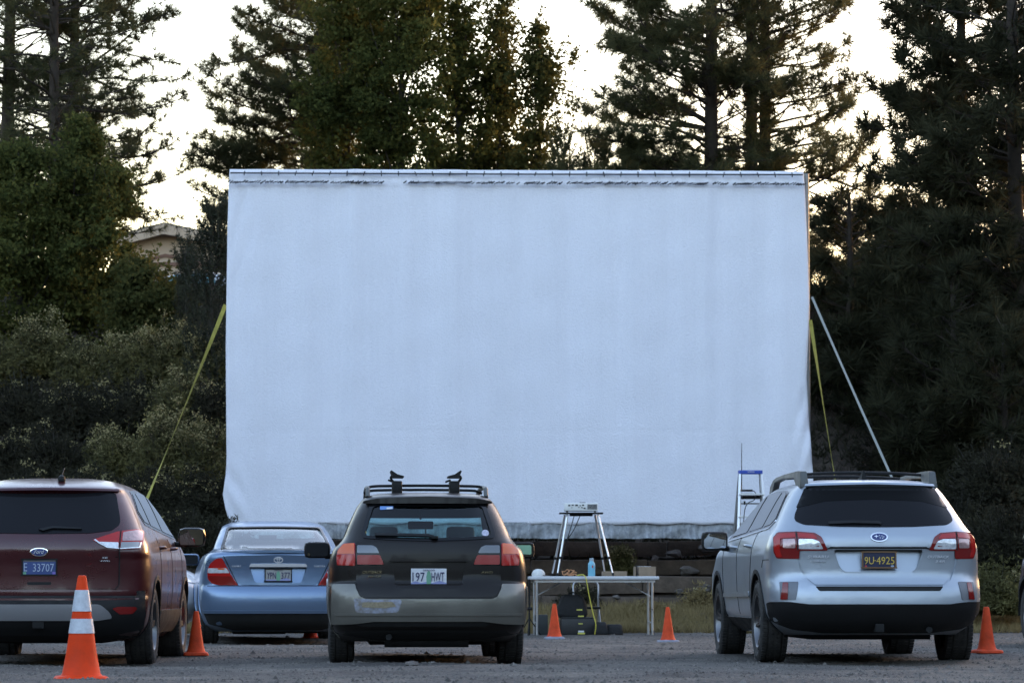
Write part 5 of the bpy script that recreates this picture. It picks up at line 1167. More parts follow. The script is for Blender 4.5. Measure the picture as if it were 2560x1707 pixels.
lump('duffel_bag', 1000, c4(1075, 0).x - c4(915, 0).x, .3, .155, TD + .12, 'boxy black bag, rightmost under the table', 'bag', squash=.95)
o = box('storage_tub', (c4(290, 1440).x, TD + .5, tg + .13), (.17, .3, .26), mat('tub_dark', (0.02, 0.026, 0.027), .6), None, bevel=.015); tag(o, 'dark plastic tub under the table\'s left end', 'tub')
# folding chair behind the table
ch = empty('folding_chair', (c4(745, 1440).x, TD + 1.15, tzf(c4(745, 1440).x, TD + 1.15)), R(4), 'metal framed folding chair behind the table', 'chair')
w = .165; CF = mat('chair_frame', (0.34, 0.35, 0.37), .4, metal=.8)
tube('chair_frame', smooth_path([(-w, 0, 0), (-w, .02, .5), (-w, .05, .66), (-w + .05, .055, .705), (0, .055, .712), (w - .05, .055, .705), (w, .05, .66), (w, .02, .5), (w, 0, 0)], 4), .012, CF, ch, 10)
box('seat', (0, -.02, .36), (.36, .34, .03), BLACKP, ch, bevel=.01)
for s in (-1, 1): tube('front_leg', [(s * (w + .012), .12, .40), (s * (w + .012), -.28, 0)], .011, CF, ch)
tube('cross_bar', [(-w, .0, .12), (w, .0, .12)], .009, CF, ch)
# black tripod pole at the table's left
p = c4(200, 1440, TD + .1)
sp_ = empty('speaker_stand', (p.x - .04, TD + .05, tg), 0, 'thin black stand pole against the table\'s left legs', 'stand')
tube('pole', [(0, 0, 0), (0, 0, .72)], .012, BLACKP, sp_); tube('clamp_knob', [(-.03, 0, .34), (.04, 0, .34)], .02, BLACKP, sp_)
for a in (0.4, 2.5, 4.6): tube('leg', [(0, 0, .22), (.16 * math.cos(a), .16 * math.sin(a), 0)], .008, BLACKP, sp_)

# ------------------------------------------------------------------ step ladder with radio transmitter
LD = 47.0
def cl(cx, cy, d=LD): return at(1780 + cx * .16575, 1090 + cy * .16575, d)
lt = cl(577, 543); lz = tzf(lt.x, LD)
ld = empty('step_ladder', (lt.x, LD, lz), R(3), 'aluminium step ladder with a blue top cap left of the silver wagon', 'ladder')
H = lt.z - lz; WL = mat('ladder_aluminium', (0.62, 0.63, 0.64), .4, metal=.6); WD = mat('ladder_rear_rail', (0.20, 0.20, 0.20), .5, metal=.5)
hw = (cl(755, 0).x - cl(400, 0).x) / 2
tc_ = box('top_cap', (0, 0, H), (2 * hw, .16, .052), mat('ladder_blue', (0.02, 0.07, 0.38), .5), ld, bevel=.006)
text('cap_lettering', 'WERNER', .10, .016, Matrix.Translation((0, -.082, H + .004)) @ Matrix.Rotation(math.pi / 2, 4, 'X'), STKW, tc_)
def rail(nm, x0, x1, y1, m_, w):
    a = Vector((x0, math.copysign(.05, y1), H - .02)); b = Vector((x1, y1, 0)); d = b - a
    rot = d.to_track_quat('Z', 'Y').to_matrix(); box(nm, (a + b) / 2, (w, .05, d.length), m_, ld, rot=rot, bevel=.004)
for s in (-1, 1):
    rail('front_rail', s * (hw - .018), s * (hw + .10), -.42, WL, .035)
    rail('rear_rail', s * (hw - .02), s * (hw + .12), .50, WD, .028)
for k in range(1, 8):
    zz = H - .31 * k
    if zz < .1: break
    t = (H - zz) / H; ww = 2 * (hw + (.118 - .018) * t)
    box('step', (0, -.05 - .37 * t, zz), (ww, .085, .02), WL, ld, bevel=.003)
    box('rear_brace', (0, .05 + .45 * t, zz - .12), (ww, .02, .02), WD, ld)
zz = H - .31; box('pail_shelf', (.01, .10, zz + .01), (2 * hw + .02, .28, .024), WL, ld, bevel=.003)
box('shelf_skirt', (.01, .05, zz - .035), (2 * hw - .08, .2, .045), BLACKP, ld)
for s in (-1, 1): tube('spreader', [(s * (hw + .0), -.08, zz - .08), (s * (hw - .05), .10, zz)], .008, WL, ld)
rp_ = cl(512, 822); rt = empty('radio_transmitter', (rp_.x, LD - .08, rp_.z - .012), 0, 'small black transmitter with whip antenna on the ladder shelf', 'transmitter')
box('transmitter_case', (0, 0, .013), (.165, .1, .026), BLACKP, rt, bevel=.004)
tube('whip_antenna', [(-.065, 0, .02), (-.063, 0, .5), (-.060, 0, cl(450, 95).z - rp_.z)], [.0065, .005, .004], BLACKP, rt, 8)
tube('signal_cable', smooth_path([(.07, .0, .012), (.11, -.02, .0), (.13, -.04, -.05), (.10, -.08, -.12), (.02, -.1, -.16), (-.03, -.12, -.25), (-.05, -.14, -.5), (-.045, -.16, -.9)], 4), .006, BLACKP, rt)
box('cable_plug', (-.034, -.125, -.16), (.025, .025, .05), BLACKP, rt, bevel=.005)

# ------------------------------------------------------------------ timber terraces under the screen
TIM = mat('weathered_timber', (0.045, 0.031, 0.023), .9, col2=(0.125, 0.090, 0.066), vscale=3.5, bump=.6, bscale=20)
tw_ = empty('timber_retaining_wall', (1.5, 49.5, .35), 0, 'stepped retaining wall of dark weathered timbers below the screen', 'retaining wall')
rr = random.Random(9)
for top, Yd, hh in ((1.33, 51.7, .22), (1.04, 51.1, .22), (.77, 50.5, .24), (.50, 49.9, .22)):
    x = -4.2 + rr.uniform(-.5, .5)
    while x < 5.6:
        ln = rr.uniform(1.7, 2.6)
        rot = Matrix.Rotation(R(rr.uniform(-1.0, 1.0)), 3, 'Y') @ Matrix.Rotation(R(rr.uniform(-2, 2)), 3, 'X')
        box('timber', (x + ln / 2 - 1.5, Yd - 49.5 + rr.uniform(-.04, .04), top - hh / 2 - .35 + rr.uniform(-.025, .02)), (ln - .015, .2, hh), TIM, tw_, rot=rot, bevel=.015)
        x += ln
RK = mat('grey_brown_rock', (0.055, 0.046, 0.040), .9, col2=(0.14, 0.12, 0.105), vscale=6, bump=.5, bscale=12)
def rock(x, y, s, label, sc=(1, 1, .7), z=None):
    bm = bmesh.new(); bmesh.ops.create_icosphere(bm, subdivisions=2, radius=1); r_ = random.Random(int(abs(x) * 100 + y * 7))
    ph = [r_.uniform(0, 6) for _ in range(6)]
    for v in bm.verts:
        n = 1 + .22 * math.sin(2.3 * v.co.x + ph[0]) * math.sin(2.9 * v.co.y + ph[1]) + .16 * math.sin(4 * v.co.z + ph[2] + 2 * v.co.x) + r_.uniform(-.06, .06)
        v.co = Vector((v.co.x * sc[0], v.co.y * sc[1], v.co.z * sc[2])) * n * s
    o = bmobj('rock', bm, RK); o.location = (x, y, (tzf(x, y) if z is None else z) + s * .25); o.rotation_euler = (0, 0, r_.uniform(0, 6))
    tag(o, label, 'rock', 'rocks on the bank and lot'); return o
def rk(cx, cy, Y, s, label, **k):
    p = at(1240 + cx * .2551, 1330 + cy * .2551, Y); rock(p.x, Y, s, label, z=p.z - s * .4, **k)
rk(1800, 575, 49.7, .07, 'pale jagged rock on the timber wall near the silver wagon')
rk(1750, 200, 51.4, .09, 'rounded rock on the top terrace left of the silver wagon\'s mirror', sc=(1.3, 1, .7))
rk(1890, 370, 50.9, .12, 'broad grey rock on the second terrace beside the silver wagon', sc=(1.4, 1, .6))
rk(2040, 540, 50.2, .10, 'grey rock low on the terrace beside the silver wagon\'s front wheel')
rk(2060, 150, 51.5, .10, 'grey rock on the upper terrace under the silver wagon\'s mirror', sc=(1.2, 1, .8))
rk(1560, 250, 51.2, .06, 'small rock on the upper terrace right of the table')
rk(1180, 630, 49.8, .05, 'small pale stone on the lowest timber behind the table')
rk(1950, 1020, 46.9, .05, 'small pale stone at the gravel edge near the silver wagon', sc=(1.6, 1, .5))
p = am(945, 1522, 27.2); rock(p.x, 27.2, .045, 'small clod of dirt on the gravel behind the dark green wagon', sc=(1.5, 1, .8))
# ------------------------------------------------------------------ vegetation kit
BARK = mat('pine_bark', (0.022, 0.017, 0.014), .95, col2=(0.045, 0.033, 0.026), vscale=9, bump=.7, bscale=14)
BARKD = mat('grey_bark', (0.045, 0.040, 0.034), .95, bump=.5, bscale=18)
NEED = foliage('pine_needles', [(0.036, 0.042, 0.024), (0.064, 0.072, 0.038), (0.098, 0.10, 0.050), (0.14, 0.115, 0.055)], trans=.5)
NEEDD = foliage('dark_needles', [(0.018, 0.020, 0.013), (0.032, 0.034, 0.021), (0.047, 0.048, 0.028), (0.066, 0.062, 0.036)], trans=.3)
LEAF = foliage('maple_leaves', [(0.034, 0.044, 0.018), (0.060, 0.074, 0.026), (0.092, 0.104, 0.034), (0.125, 0.122, 0.040), (0.115, 0.088, 0.034)], trans=.5)
LEAF2 = foliage('dark_leaves', [(0.036, 0.042, 0.018), (0.060, 0.068, 0.026), (0.09, 0.09, 0.032), (0.11, 0.095, 0.036)], trans=.5)
JUN = foliage('juniper_scales', [(0.030, 0.035, 0.026), (0.048, 0.052, 0.036), (0.07, 0.072, 0.046)], trans=.15)
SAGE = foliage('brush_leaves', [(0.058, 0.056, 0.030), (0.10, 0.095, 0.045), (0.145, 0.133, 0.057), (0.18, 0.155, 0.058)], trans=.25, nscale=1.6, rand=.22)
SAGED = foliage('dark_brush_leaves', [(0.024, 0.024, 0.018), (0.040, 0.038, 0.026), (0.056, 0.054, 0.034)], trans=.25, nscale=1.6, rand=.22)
BLOOM = foliage('brush_blooms', [(0.20, 0.175, 0.08), (0.27, 0.235, 0.12), (0.33, 0.28, 0.15), (0.28, 0.235, 0.06)], trans=.3, nscale=2.0, rand=.3)
DRY = foliage('dry_grass_blades', [(0.15, 0.108, 0.05), (0.22, 0.165, 0.08), (0.28, 0.215, 0.11), (0.17, 0.135, 0.06)], trans=.25, nscale=1.0)

def unit(a): return a / np.maximum(np.linalg.norm(a, axis=-1, keepdims=True), 1e-9)
def tuft_tris(C, D, size, nb, wid, rng, spread=.9):
    """needle bursts: nb thin triangles round each centre C, leaning along D"""
    n = len(C); r = unit(rng.normal(size=(n, nb, 3))); d = unit(r + D[:, None] * spread)
    ln = size * (.65 + .5 * rng.random((n, nb, 1))) * (.75 + .5 * rng.random((n, 1, 1)))
    s = unit(np.cross(d, rng.normal(size=(n, nb, 3)))) * wid * .5
    c = C[:, None] + d * ln * .04
    tip = c + d * ln
    return np.stack([c - s, c + s, tip], 2).reshape(-1, 3)
def leaf_quads(C, size, rng, flat=.5):
    n = len(C); a = unit(rng.normal(size=(n, 3))); b = unit(np.cross(a, rng.normal(size=(n, 3)))); l = size * (.6 + .8 * rng.random((n, 1)))
    m = a * l * .5; w = b * l * .36; k = np.cross(a, b) * l * .12
    return np.stack([C - m, C + w * .9 - m * .15 + k, C + m, C - w * .9 - m * .15 + k], 1).reshape(-1, 3)
def thin_tubes(segs, sides=4):
    """list of (p0, p1, r0, r1) -> quads"""
    P0 = np.array([s[0] for s in segs]); P1 = np.array([s[1] for s in segs]); r0 = np.array([s[2] for s in segs])[:, None]; r1 = np.array([s[3] for s in segs])[:, None]
    t = unit(P1 - P0); a = unit(np.cross(t, np.array([.31, .22, .92]))); b = np.cross(t, a); q = []
    ang = [2 * math.pi * k / sides for k in range(sides + 1)]
    for k in range(sides):
        d0 = a * math.cos(ang[k]) + b * math.sin(ang[k]); d1 = a * math.cos(ang[k + 1]) + b * math.sin(ang[k + 1])
        q.append(np.stack([P0 + d0 * r0, P0 + d1 * r0, P1 + d1 * r1, P1 + d0 * r1], 1))
    return np.concatenate(q, 0).reshape(-1, 3)
def tree_root(name, x, y, label, cat='tree', group='trees behind the screen', z=None):
    return empty(name, (x, y, (tzf(x, y) if z is None else z) - .05), 0, label, cat, group)
def trunk_part(root, H, r0, lean, rng, m_, name='trunk', top=.3, n=10):
    pts = []; ph = rng.random(2) * 6
    for i in range(n + 1):
        t = i / n; pts.append((lean[0] * t * H + .05 * math.sin(3 * t + ph[0]), lean[1] * t * H + .05 * math.sin(2.6 * t + ph[1]), t * H))
    tube(name, pts, [r0 * (1.25 if i == 0 else 1) * (1 - (1 - top) * (i / n)) for i in range(n + 1)], m_, root, 10)
    return lambda h: np.array([np.interp(h, [p[2] for p in pts], [p[k] for p in pts]) for k in range(3)])

def pine(px, Y, H, cb, Lmax, label, seed, r0=.13, tuft=.23, nb=22, dens=1.0, needles=None, name='pine_tree', view_top=12.5, droop=.25, step=.26, lean=(0, 0), shape=.55, wid=.0135, group='trees behind the screen', bias=None, top=None, s0=.2):
    rng = np.random.default_rng(seed); p = am(px, 500, Y); root = tree_root(name, p.x, Y, label, group=group)
    if top is not None: H = am(px, top, Y).z - root.location.z
    f = trunk_part(root, H, r0, lean, rng, BARK); gz = root.location.z
    C = []; D = []; segs = []; h = cb
    while h < H - .15:
        t = (h - cb) / (H - cb); L0 = Lmax * (1 - t) ** shape * (.55 + .45 * min(1, t * 6 + .35))
        out = gz + h > view_top + .6
        for k in range(rng.integers(3, 6)):
            az = rng.random() * 2 * math.pi; L = L0 * rng.uniform(.6, 1.06)
            if bias is not None: L *= 1 + bias[1] * math.cos(az - bias[0])
            if L < .15: continue
            el = rng.uniform(-.05, .45) + .5 * t; d = np.array([math.cos(az) * math.cos(el), math.sin(az) * math.cos(el), math.sin(el)])
            q = f(h + rng.uniform(-.1, .1)); n = max(4, int(L / .22)); pts = [q]
            dd = d.copy()
            for i in range(n):
                s = (i + 1) / n; dd = unit(dd + np.array([rng.normal() * .10, rng.normal() * .10, (-droop * .22 if s < .6 else droop * .35) + rng.normal() * .07])); pts.append(pts[-1] + dd * L / n)
            rb = .008 + .011 * L
            for i in range(n): segs.append((pts[i], pts[i + 1], rb * (1 - i / n * .75), rb * (1 - (i + 1) / n * .75)))
            m = max(3, int((L / .10) * dens * (.45 if out else 1)))
            for j in range(m):
                s = rng.uniform(s0, 1.0) ** .8; i = min(int(s * n), n - 1); bp = pts[i] + (pts[i + 1] - pts[i]) * (s * n - i); tg = unit(pts[i + 1] - pts[i])
                sd = unit(np.cross(tg, [0, 0, 1]) * (1 if rng.random() < .5 else -1) + tg * rng.uniform(.3, 1.1) + np.array([0, 0, rng.uniform(-.15, .65)]))
                tl = rng.uniform(.15, .55) * (1.15 - .6 * s) * min(1.2, L / 1.4)
                e = bp + sd * tl + np.array([0, 0, .04 * tl]); segs.append((bp, e, .008, .005)); C.append(e); D.append(sd)
                if tl > .2:
                    C.append(bp + sd * tl * .62); D.append(unit(sd + rng.normal(size=3) * .5))
                if tl > .33:
                    s2 = unit(sd + rng.normal(size=3) * .7); e2 = bp + sd * tl * .6 + s2 * tl * .4; segs.append((bp + sd * tl * .6, e2, .006, .004)); C.append(e2); D.append(s2)
            C.append(pts[-1]); D.append(unit(pts[-1] - pts[-2]))
        h += step * rng.uniform(.6, 1.35)
    C.append(f(H)); D.append(np.array([0, 0, 1.0]))
    npmesh('branches', thin_tubes(segs), 4, BARK, root)
    npmesh('crown', tuft_tris(np.array(C), np.array(D), tuft, nb, wid, rng), 3, needles or NEED, root)
    return root

def broadleaf(px, Y, H, prof, label, seed, nclu=420, per=46, leaf=.078, lm=None, sd=.15, r0=.09, name='maple_tree', cb=.1, spires=0, group='trees behind the screen', view_top=12.6, top=None):
    """limbs rise from the trunk, each carrying its own flame of leaf clumps; prof: [(t, radius)] up the crown"""
    rng = np.random.default_rng(seed); p = am(px, 500, Y); root = tree_root(name, p.x, Y, label, group=group); gz = root.location.z
    per = int(per * .86); leaf *= 1.07
    if top is not None: H = am(px, top, Y).z - gz
    f = trunk_part(root, H * .93, r0, (0, 0), rng, BARKD, top=.10)
    ts, rs = [a for a, _ in prof], [b for _, b in prof]; C = []; S = []; segs = []
    nl = max(12, nclu // 13)
    for k in range(nl):
        t0 = cb + (.86 - cb) * (k + rng.random()) / nl; az = k * 2.4 + rng.normal() * .4; t1 = min(.99, t0 + rng.uniform(.14, .30)); rad = np.interp(t1, ts, rs) * rng.uniform(.62, 1.12)
        a = f(t0 * H); e = np.array([rad * math.cos(az), rad * math.sin(az), t1 * H]); mid = a * .45 + e * .55 + np.array([0, 0, -.06 * H * (t1 - t0)]) + rng.normal(size=3) * .05
        n = max(5, int(13 * (.5 + rad / max(rs))))
        segs += [(a, mid, .022, .013), (mid, e, .013, .003)]
        for i in range(n):
            s_ = rng.uniform(.15, 1.05); b = (a + (mid - a) * s_ * 2) if s_ < .5 else (mid + (e - mid) * (s_ - .5) * 2)
            w = sd * (1.9 - 1.35 * s_); c = b + rng.normal(size=3) * np.array([w, w, w * .8])
            if gz + c[2] > view_top + .4 and rng.random() < .6: continue
            C.append(c); S.append((1.15 - .55 * s_)); segs.append((b, c, .006, .003))
    for i in range(max(6, nl // 4)):
        s_ = rng.random(); C.append(np.array([0, 0, H * (.82 + .18 * s_)]) + rng.normal(size=3) * .12 * (1.1 - s_)); S.append(.7 - .3 * s_)
    C = np.array(C); m = len(C); S = np.array(S)[:, None, None]
    pts = (C[:, None] + rng.normal(size=(m, per, 3)) * np.array([sd, sd, sd * .75]) * S * (.6 + .8 * rng.random((m, 1, 1)))).reshape(-1, 3)
    if spires:
        ex = []
        for k in range(spires):
            c = C[rng.integers(m)]; d = unit(np.array([c[0], c[1], 0]) * .4 + np.array([0, 0, 1.0]) + rng.normal(size=3) * .2); l = rng.uniform(.25, .6)
            segs.append((c, c + d * l, .007, .002)); ex.append(c + d * (rng.random((34, 1)) * l) + rng.normal(size=(34, 3)) * .045)
        pts = np.concatenate([pts] + ex)
    npmesh('branches', thin_tubes(segs), 4, BARKD, root)
    npmesh('crown', leaf_quads(pts, leaf, rng), 4, lm or LEAF, root)
    return root

def juniper(px, Y, H, Rd, label, seed, n=420, mat_=None, name='juniper_tree', group='trees behind the screen', top=None):
    """dense upright conifer with many rising spire tips"""
    rng = np.random.default_rng(seed); p = am(px, 700, Y); root = tree_root(name, p.x, Y, label, group=group)
    if top is not None: H = am(px, top, Y).z - root.location.z
    f = trunk_part(root, H * .9, .07, (0, 0), rng, BARKD, top=.15); C = []; D = []; segs = []
    for k in range(n):
        t = rng.random() ** .9; rad = Rd * (1 - t) ** .55 * (.75 + .25 * min(1, t * 5)); az = rng.random() * 6.283; r = rad * rng.random() ** .35
        b = np.array([r * math.cos(az), r * math.sin(az), t * H * .93]); d = unit(np.array([.35 * math.cos(az), .35 * math.sin(az), 1.0]) + rng.normal(size=3) * .18); l = rng.uniform(.18, .5)
        if k % 2 == 0: segs.append((f(max(.05, t * H * .93 - r)), b, .012, .006))
        segs.append((b, b + d * l, .007, .003)); q = b + d * (np.linspace(0, 1, 7)[:, None] * l); C.append(q); D.append(np.repeat(d[None], 7, 0))
    npmesh('branches', thin_tubes(segs, 3), 4, BARKD, root)
    npmesh('crown', tuft_tris(np.concatenate(C), np.concatenate(D), .085, 9, .016, rng, .8), 3, mat_ or JUN, root)
    return root

def shrub(x, y, r, h, label, seed, stems=285, lm=None, bloom=.5, name='brush_shrub', group='brush on the bank', z=None):
    rng = np.random.default_rng(seed); root = empty(name, (x, y, (tzf(x, y) if z is None else z) - .03), 0, label, 'shrub', group)
    az = rng.random(stems) * 6.283; el = np.arcsin(.12 + .88 * rng.random(stems)); lo = rng.random(3) * 6.28
    k = (.78 + .3 * rng.random(stems)) * (1 + .16 * np.sin(3 * az + lo[0]) + .12 * np.sin(5 * az + lo[1] + 4 * el))
    tip = np.stack([r * np.cos(az) * np.cos(el) * k, r * np.sin(az) * np.cos(el) * k, h * np.sin(el) * k], 1); base = tip * np.array([.18, .18, 0]) 
    mid = (base + tip) / 2 + np.stack([np.zeros(stems), np.zeros(stems), .06 * h * np.ones(stems)], 1)
    segs = [(a, b, .008, .006) for a, b in zip(base, mid)] + [(a, b, .006, .003) for a, b in zip(mid, tip)]
    npmesh('stems', thin_tubes(segs, 3), 4, BARKD, root)
    s = .35 + .68 * rng.random((stems, 26, 1)) ** .8; P = (mid[:, None] * (1 - s) * 2 * (s < .5) + 0) * 0 + (base[:, None] * (1 - s) + tip[:, None] * s) + rng.normal(size=(stems, 26, 3)) * .05
    P[..., 2] = np.maximum(P[..., 2], .02)
    D = np.repeat(unit(tip - base)[:, None], 26, 1).reshape(-1, 3)
    npmesh('foliage', tuft_tris(P.reshape(-1, 3), D, .066, 3, .022, rng, .7), 3, lm or SAGE, root)
    if bloom:
        sel = (el > .75) & (rng.random(stems) < bloom); T = tip[sel]
        if len(T):
            Q = (T[:, None] + rng.normal(size=(len(T), 22, 3)) * np.array([.06, .06, .035])).reshape(-1, 3); tag(npmesh('flower_heads', leaf_quads(Q, .04, rng), 4, BLOOM, root), kind='stuff')
    return root

# ------------------------------------------------------------------ trees
# left group
pine(20, 66.0, 11.5, 1.6, 2.2, 'tall pine with bare lower trunk at the left edge', 21, r0=.16, dens=.5, s0=.35)
pine(122, 64.0, 11.5, 2.0, 2.2, 'tall pine, middle of the three trunks on the left', 22, r0=.125, dens=.45, s0=.35)
pine(172, 67.0, 12.0, 1.2, 2.5, 'tall pine with long boughs reaching right, rightmost of the left trunks', 23, r0=.135, dens=.7, bias=(0, .2), shape=.38)
broadleaf(45, 60.0, 0, [(0, .5), (.2, 1.3), (.5, 1.4), (.8, .9), (1, .2)], 'yellow green broadleaf tree at the left edge below the pines', 31, 330, 87, spires=26, top=330)
broadleaf(185, 60.5, 0, [(0, .6), (.2, 1.5), (.45, 1.45), (.7, 1.0), (.9, .5), (1, .12)], 'yellow green broadleaf tree peaking in front of the left pine trunks', 32, 400, 91, spires=30, top=285)
broadleaf(318, 58.5, 0, [(0, .5), (.25, .8), (.6, .55), (1, .12)], 'low dark broadleaf tree in front of the beige building\'s left end', 33, 240, 80, lm=LEAF2, spires=14, top=600)
broadleaf(380, 58.0, 0, [(0, .4), (.3, .75), (.7, .55), (1, .1)], 'small bushy tree below the beige building', 34, 170, 77, lm=LEAF2, spires=8, top=655)
juniper(492, 55.5, 0, .62, 'dark upright juniper against the screen\'s left edge', 35, 520, top=440)
juniper(430, 57.5, 0, .28, 'slim young juniper in front of the beige building', 36, 220, top=535)
# behind the screen
pine(729, 70.0, 11.0, .8, 2.75, 'pine rising behind the screen\'s left half, boughs to the left', 41, r0=.12, dens=1.7, nb=20, bias=(math.pi, .1), shape=.36)
broadleaf(800, 66.5, 8.6, [(0, .6), (.3, 1.0), (.6, .95), (.85, .7), (1, .3)], 'dense broadleaf tree just right of the pine behind the screen', 42, 430, 87)
broadleaf(925, 66.0, 8.8, [(0, .6), (.3, 1.15), (.6, 1.0), (.85, .8), (1, .3)], 'dense dark broadleaf tree behind the middle of the screen', 43, 520, 87)
broadleaf(1050, 67.0, 8.4, [(0, .5), (.3, .8), (.55, .62), (.8, .42), (1, .12)], 'loose broadleaf tree with sky gaps behind the screen\'s middle', 44, 300, 77, spires=16)
broadleaf(1152, 67.5, 0, [(0, .5), (.35, .62), (.6, .38), (.8, .2), (1, .04)], 'slender broadleaf tree with a pointed leader behind the screen', 45, 260, 77, lm=LEAF2, spires=16, sd=.17, top=-12)
broadleaf(1235, 66.5, 0, [(0, .5), (.3, .58), (.5, .42), (.7, .24), (1, .04)], 'shorter pointed broadleaf tree, right of the slender one', 46, 230, 77, lm=LEAF2, spires=16, sd=.17, top=55)
juniper(1292, 63.0, 0, .48, 'young conifer with upright candles above the screen edge', 47, 240, NEED, 'young_pine', top=275)
juniper(1372, 63.5, 0, .58, 'small young conifer left of the twin trunked pines', 48, 380, NEED, 'young_pine', top=305)
juniper(1455, 64.0, 0, .62, 'low conifer behind the screen edge, under the sparse pine\'s left boughs', 49, 340, NEED, 'young_pine', top=325)
pine(1640, 62.0, 12.5, .6, 2.35, 'sparse pine with straight trunk behind the screen\'s right half', 57, r0=.16, dens=1.05, nb=22, bias=(math.pi, .2), shape=.30, s0=.34, step=.21, tuft=.24)
pine(1733, 63.0, 12.5, .8, 2.0, 'left stem of the close pair of pines behind the screen', 52, r0=.135, s0=.42, dens=.42, nb=22, shape=.40, tuft=.24, bias=(0, .3))
pine(1753, 63.4, 12.5, .6, 2.2, 'right stem of the close pair of pines behind the screen', 53, r0=.135, s0=.42, dens=.5, nb=22, shape=.40, tuft=.24, bias=(0, .35))
# right group
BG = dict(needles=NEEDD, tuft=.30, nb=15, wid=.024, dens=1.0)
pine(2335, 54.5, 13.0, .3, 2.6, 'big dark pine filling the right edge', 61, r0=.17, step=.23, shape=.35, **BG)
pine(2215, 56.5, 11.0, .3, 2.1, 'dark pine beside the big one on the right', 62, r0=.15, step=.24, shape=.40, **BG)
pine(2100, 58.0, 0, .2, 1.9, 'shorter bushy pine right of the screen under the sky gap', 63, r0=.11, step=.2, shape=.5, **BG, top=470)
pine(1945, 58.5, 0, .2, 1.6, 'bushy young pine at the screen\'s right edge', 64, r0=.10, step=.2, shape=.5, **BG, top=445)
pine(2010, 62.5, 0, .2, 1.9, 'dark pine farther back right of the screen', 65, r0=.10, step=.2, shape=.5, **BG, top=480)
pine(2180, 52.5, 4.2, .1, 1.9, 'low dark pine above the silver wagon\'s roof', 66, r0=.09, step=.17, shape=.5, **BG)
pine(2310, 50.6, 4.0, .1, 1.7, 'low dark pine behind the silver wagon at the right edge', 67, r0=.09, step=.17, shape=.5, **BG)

# ------------------------------------------------------------------ brush on the bank
def sh(px, py, Y, r, h, label, seed, **k):
    """py: where the shrub's top shows"""
    p = am(px, py, Y); shrub(p.x, Y, r * (1 if 'lm' in k else .88), h, label, seed, z=max(tzf(p.x, Y) - .35, p.z - h), **k)
sh(85, 735, 57.0, .62, .95, 'pale grey green brush, tallest on the left bank', 71, bloom=.6)
sh(10, 780, 57.5, .7, .9, 'grey brush at the left edge below the broadleaf trees', 72, bloom=.3)
sh(190, 790, 56.8, .6, .8, 'grey brush between the tallest brush and the flowering one', 73, bloom=.4)
sh(315, 770, 56.5, .65, .85, 'flowering brush left of the strap, top row', 74, bloom=.9)
sh(400, 752, 56.2, .7, .95, 'broad flowering brush right under the juniper', 75, bloom=1.0)
sh(485, 775, 55.6, .6, .85, 'flowering brush touching the screen\'s left edge, top row', 76, bloom=.8)
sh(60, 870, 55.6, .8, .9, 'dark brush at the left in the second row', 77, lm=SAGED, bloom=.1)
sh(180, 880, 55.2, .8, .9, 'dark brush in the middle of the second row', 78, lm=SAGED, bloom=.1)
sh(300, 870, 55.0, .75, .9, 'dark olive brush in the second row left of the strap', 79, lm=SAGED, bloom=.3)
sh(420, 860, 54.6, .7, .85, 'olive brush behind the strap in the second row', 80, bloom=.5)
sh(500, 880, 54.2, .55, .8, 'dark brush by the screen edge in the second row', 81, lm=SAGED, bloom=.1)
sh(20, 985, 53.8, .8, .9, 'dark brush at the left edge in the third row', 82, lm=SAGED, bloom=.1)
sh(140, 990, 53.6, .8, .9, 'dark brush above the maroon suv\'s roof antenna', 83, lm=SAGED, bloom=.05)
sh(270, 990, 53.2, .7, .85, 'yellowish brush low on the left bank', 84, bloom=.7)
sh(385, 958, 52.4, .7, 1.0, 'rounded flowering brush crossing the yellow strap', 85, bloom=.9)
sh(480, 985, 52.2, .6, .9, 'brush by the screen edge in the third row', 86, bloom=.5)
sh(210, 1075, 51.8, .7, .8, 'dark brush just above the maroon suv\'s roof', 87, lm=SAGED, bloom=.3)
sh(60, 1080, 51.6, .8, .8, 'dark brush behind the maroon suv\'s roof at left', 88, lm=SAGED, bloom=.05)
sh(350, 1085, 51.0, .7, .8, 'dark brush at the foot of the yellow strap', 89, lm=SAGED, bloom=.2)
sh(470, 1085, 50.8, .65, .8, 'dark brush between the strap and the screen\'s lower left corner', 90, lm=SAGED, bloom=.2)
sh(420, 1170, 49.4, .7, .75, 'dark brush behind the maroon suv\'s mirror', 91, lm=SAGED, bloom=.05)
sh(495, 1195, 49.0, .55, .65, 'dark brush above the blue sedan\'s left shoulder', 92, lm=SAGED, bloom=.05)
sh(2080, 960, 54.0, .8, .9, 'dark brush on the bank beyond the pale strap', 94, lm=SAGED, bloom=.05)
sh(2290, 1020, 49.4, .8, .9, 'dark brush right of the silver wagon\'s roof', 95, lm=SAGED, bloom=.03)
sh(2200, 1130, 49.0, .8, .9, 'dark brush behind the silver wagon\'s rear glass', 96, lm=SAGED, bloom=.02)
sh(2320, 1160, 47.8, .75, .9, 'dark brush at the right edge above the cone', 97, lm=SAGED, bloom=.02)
sh(2285, 1290, 47.2, .6, .7, 'olive weeds behind the rightmost cone', 98, bloom=.15)
sh(1265 / 1.0884, 1300, 50.6, .35, .5, 'leafy weed behind the table\'s left end', 99, stems=120, lm=SAGED, bloom=.05)
sh(1426, 1262, 51.0, .22, .42, 'yellow flowering weed on the terrace behind the table', 100, stems=90, bloom=.9)
sh(1330, 1345, 49.6, .35, .45, 'grey weed behind the folding chair', 101, stems=90, lm=SAGED, bloom=.05)
sh(1500, 1385, 48.6, .3, .35, 'dry weed behind the table\'s right legs', 102, stems=80, lm=DRY, bloom=.2)
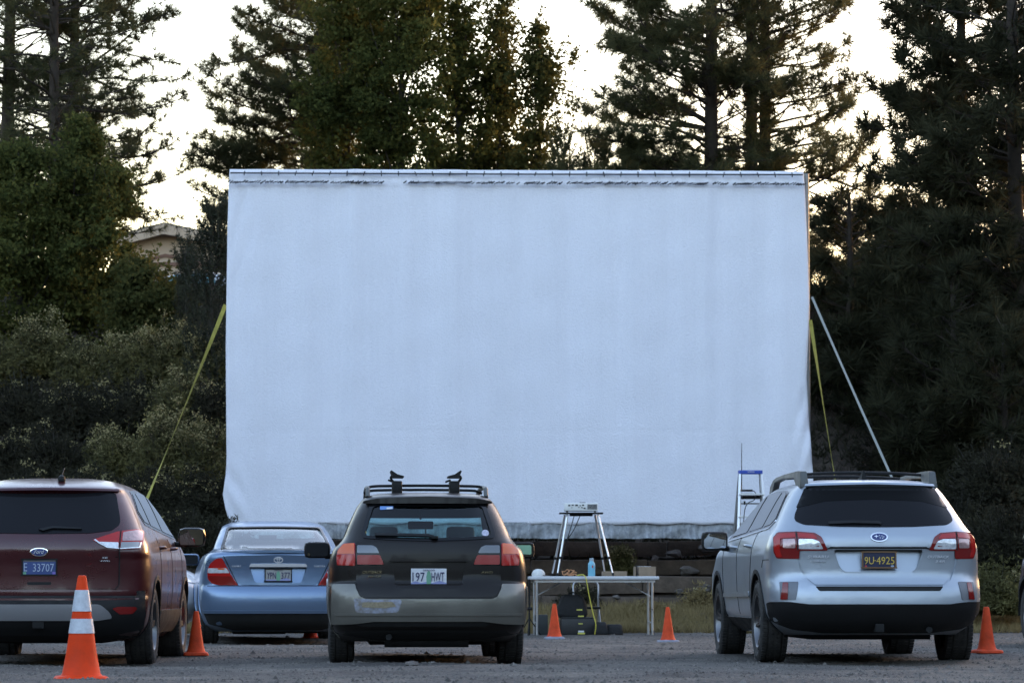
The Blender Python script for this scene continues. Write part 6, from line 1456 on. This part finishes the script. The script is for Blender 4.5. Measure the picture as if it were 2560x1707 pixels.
sh(1610, 1350, 49.2, .28, .42, 'dry weed left of the silver wagon\'s front wheel', 103, stems=80, lm=DRY, bloom=.2)

# dry grass along the edge of the lot
def grass():
    n = 15000; rng = np.random.default_rng(5); x = rng.uniform(-9, 9, n); y = 46.4 + 3.0 * rng.random(n) ** 1.3
    keep = rng.random(n) < .35 + .65 * (np.sin(x * 2.1) * np.sin(x * .9 + y * 2) > -.2); x, y = x[keep], y[keep]; n = len(x)
    C = np.stack([x, y, tz(x, y) - .01], 1); D = np.repeat(np.array([[0, 0, 1.0]]), n, 0)
    return tuft_tris(C, D, .17, 6, .012, rng, 1.5)
o = npmesh('dry_grass', grass(), 3, DRY); tag(o, 'dry tan grass along the edge of the gravel lot', 'grass', kind='stuff')
def cover():
    n = 30000; rng = np.random.default_rng(6); x = rng.normal(size=n) * 11; y = 52.0 + 17 * rng.random(n) ** 1.1 + rng.normal(size=n) * .5
    C = np.stack([x, y, tz(x, y) - .01], 1); D = np.repeat(np.array([[0, 0, 1.0]]), n, 0)
    return tuft_tris(C, D, .24, 4, .024, rng, 1.2)
o = npmesh('undergrowth', cover(), 3, SAGED); tag(o, 'low dark undergrowth covering the bank', 'undergrowth', kind='stuff')
# ------------------------------------------------------------------ beige building beyond the bank (left)
HD = 112.0
def house():
    ap = am(380, 514, HD); e0 = am(250, 548, HD); e1 = am(560, 552, HD); bz = tzf(ap.x, HD) - .3
    hs = empty('gabled_building', (ap.x, HD, bz), 0, 'beige gabled building far beyond the left bank', 'building')
    BE = mat('beige_stucco', (0.34, 0.27, 0.215), .85, var=.08, vscale=1.2); TR = mat('brown_trim', (0.12, 0.06, 0.045), .7); RF = mat('roof_shingle', (0.12, 0.115, 0.11), .9, var=.2, vscale=3)
    A = Vector((0, 0, ap.z - bz)); L = Vector((e0.x - ap.x, 0, e0.z - bz)); Rg = Vector((e1.x - ap.x, 0, e1.z - bz)); dp = 14
    zb = 0
    v = [(L.x + .3, 0, zb), (Rg.x - .3, 0, zb), (Rg.x - .3, 0, Rg.z - .25), (0, 0, A.z - .2), (L.x + .3, 0, L.z - .25)]; v += [(x, dp, z) for x, _, z in v]
    mesh('wall', v, [(0, 1, 2, 3, 4), (9, 8, 7, 6, 5), (0, 5, 6, 1), (1, 6, 7, 2), (4, 9, 5, 0)], BE, hs)
    for a, b in ((L, A), (A, Rg)):
        t = .22; q = [a + Vector((0, -.5, 0)), b + Vector((0, -.5, 0)), b + Vector((0, dp, 0)), a + Vector((0, dp, 0))]; V = q + [p - Vector((0, 0, t)) for p in q]
        mesh('roof_slope', V, [(0, 1, 2, 3), (7, 6, 5, 4), (0, 4, 5, 1), (1, 5, 6, 2), (2, 6, 7, 3), (3, 7, 4, 0)], RF, hs)
        d = (b - a).normalized()
        for off_, th, nm, m_ in ((.0, .34, 'bargeboard', BE), (.95, .10, 'trim_band', TR)):
            V = []
            for p in (a, b):
                for dy, dz in ((-.53 if off_ == 0 else -.06, -.05 - off_), (-.53 if off_ == 0 else -.06, -.05 - off_ - th), (-.50 if off_ == 0 else 0.02, -.05 - off_ - th), (-.50 if off_ == 0 else .02, -.05 - off_)): V.append(p + Vector((0, dy, dz)))
            mesh(nm, V, [(0, 1, 5, 4), (1, 2, 6, 5), (2, 3, 7, 6), (3, 0, 4, 7), (3, 2, 1, 0), (4, 5, 6, 7)], m_, hs)
    zz = am(425, 607, HD).z - bz
    box('trim_band', ((L.x + Rg.x) / 2, -.03, zz), (Rg.x - L.x - .7, .1, .12), TR, hs)
    for px in (345, 470, 520):
        x = am(px, 600, HD).x - ap.x
        w = box('window', (x, -.02, zz - 1.6), (1.0, .12, 1.3), TR, hs); box('pane', (x, -.065, zz - 1.6), (.86, .06, 1.16), TINTS, w)
house()
p = am(470, 752, 78.0)
simple_car((am(500, 700, 78).x + 1.2, 78.0, p.z - .1), R(62), 'pale car half hidden behind the junipers on the left bank', mat('pale_car_paint', (0.36, 0.38, 0.40), .35, coat=.6), mat('teal_window', (0.05, 0.20, 0.24), .1))
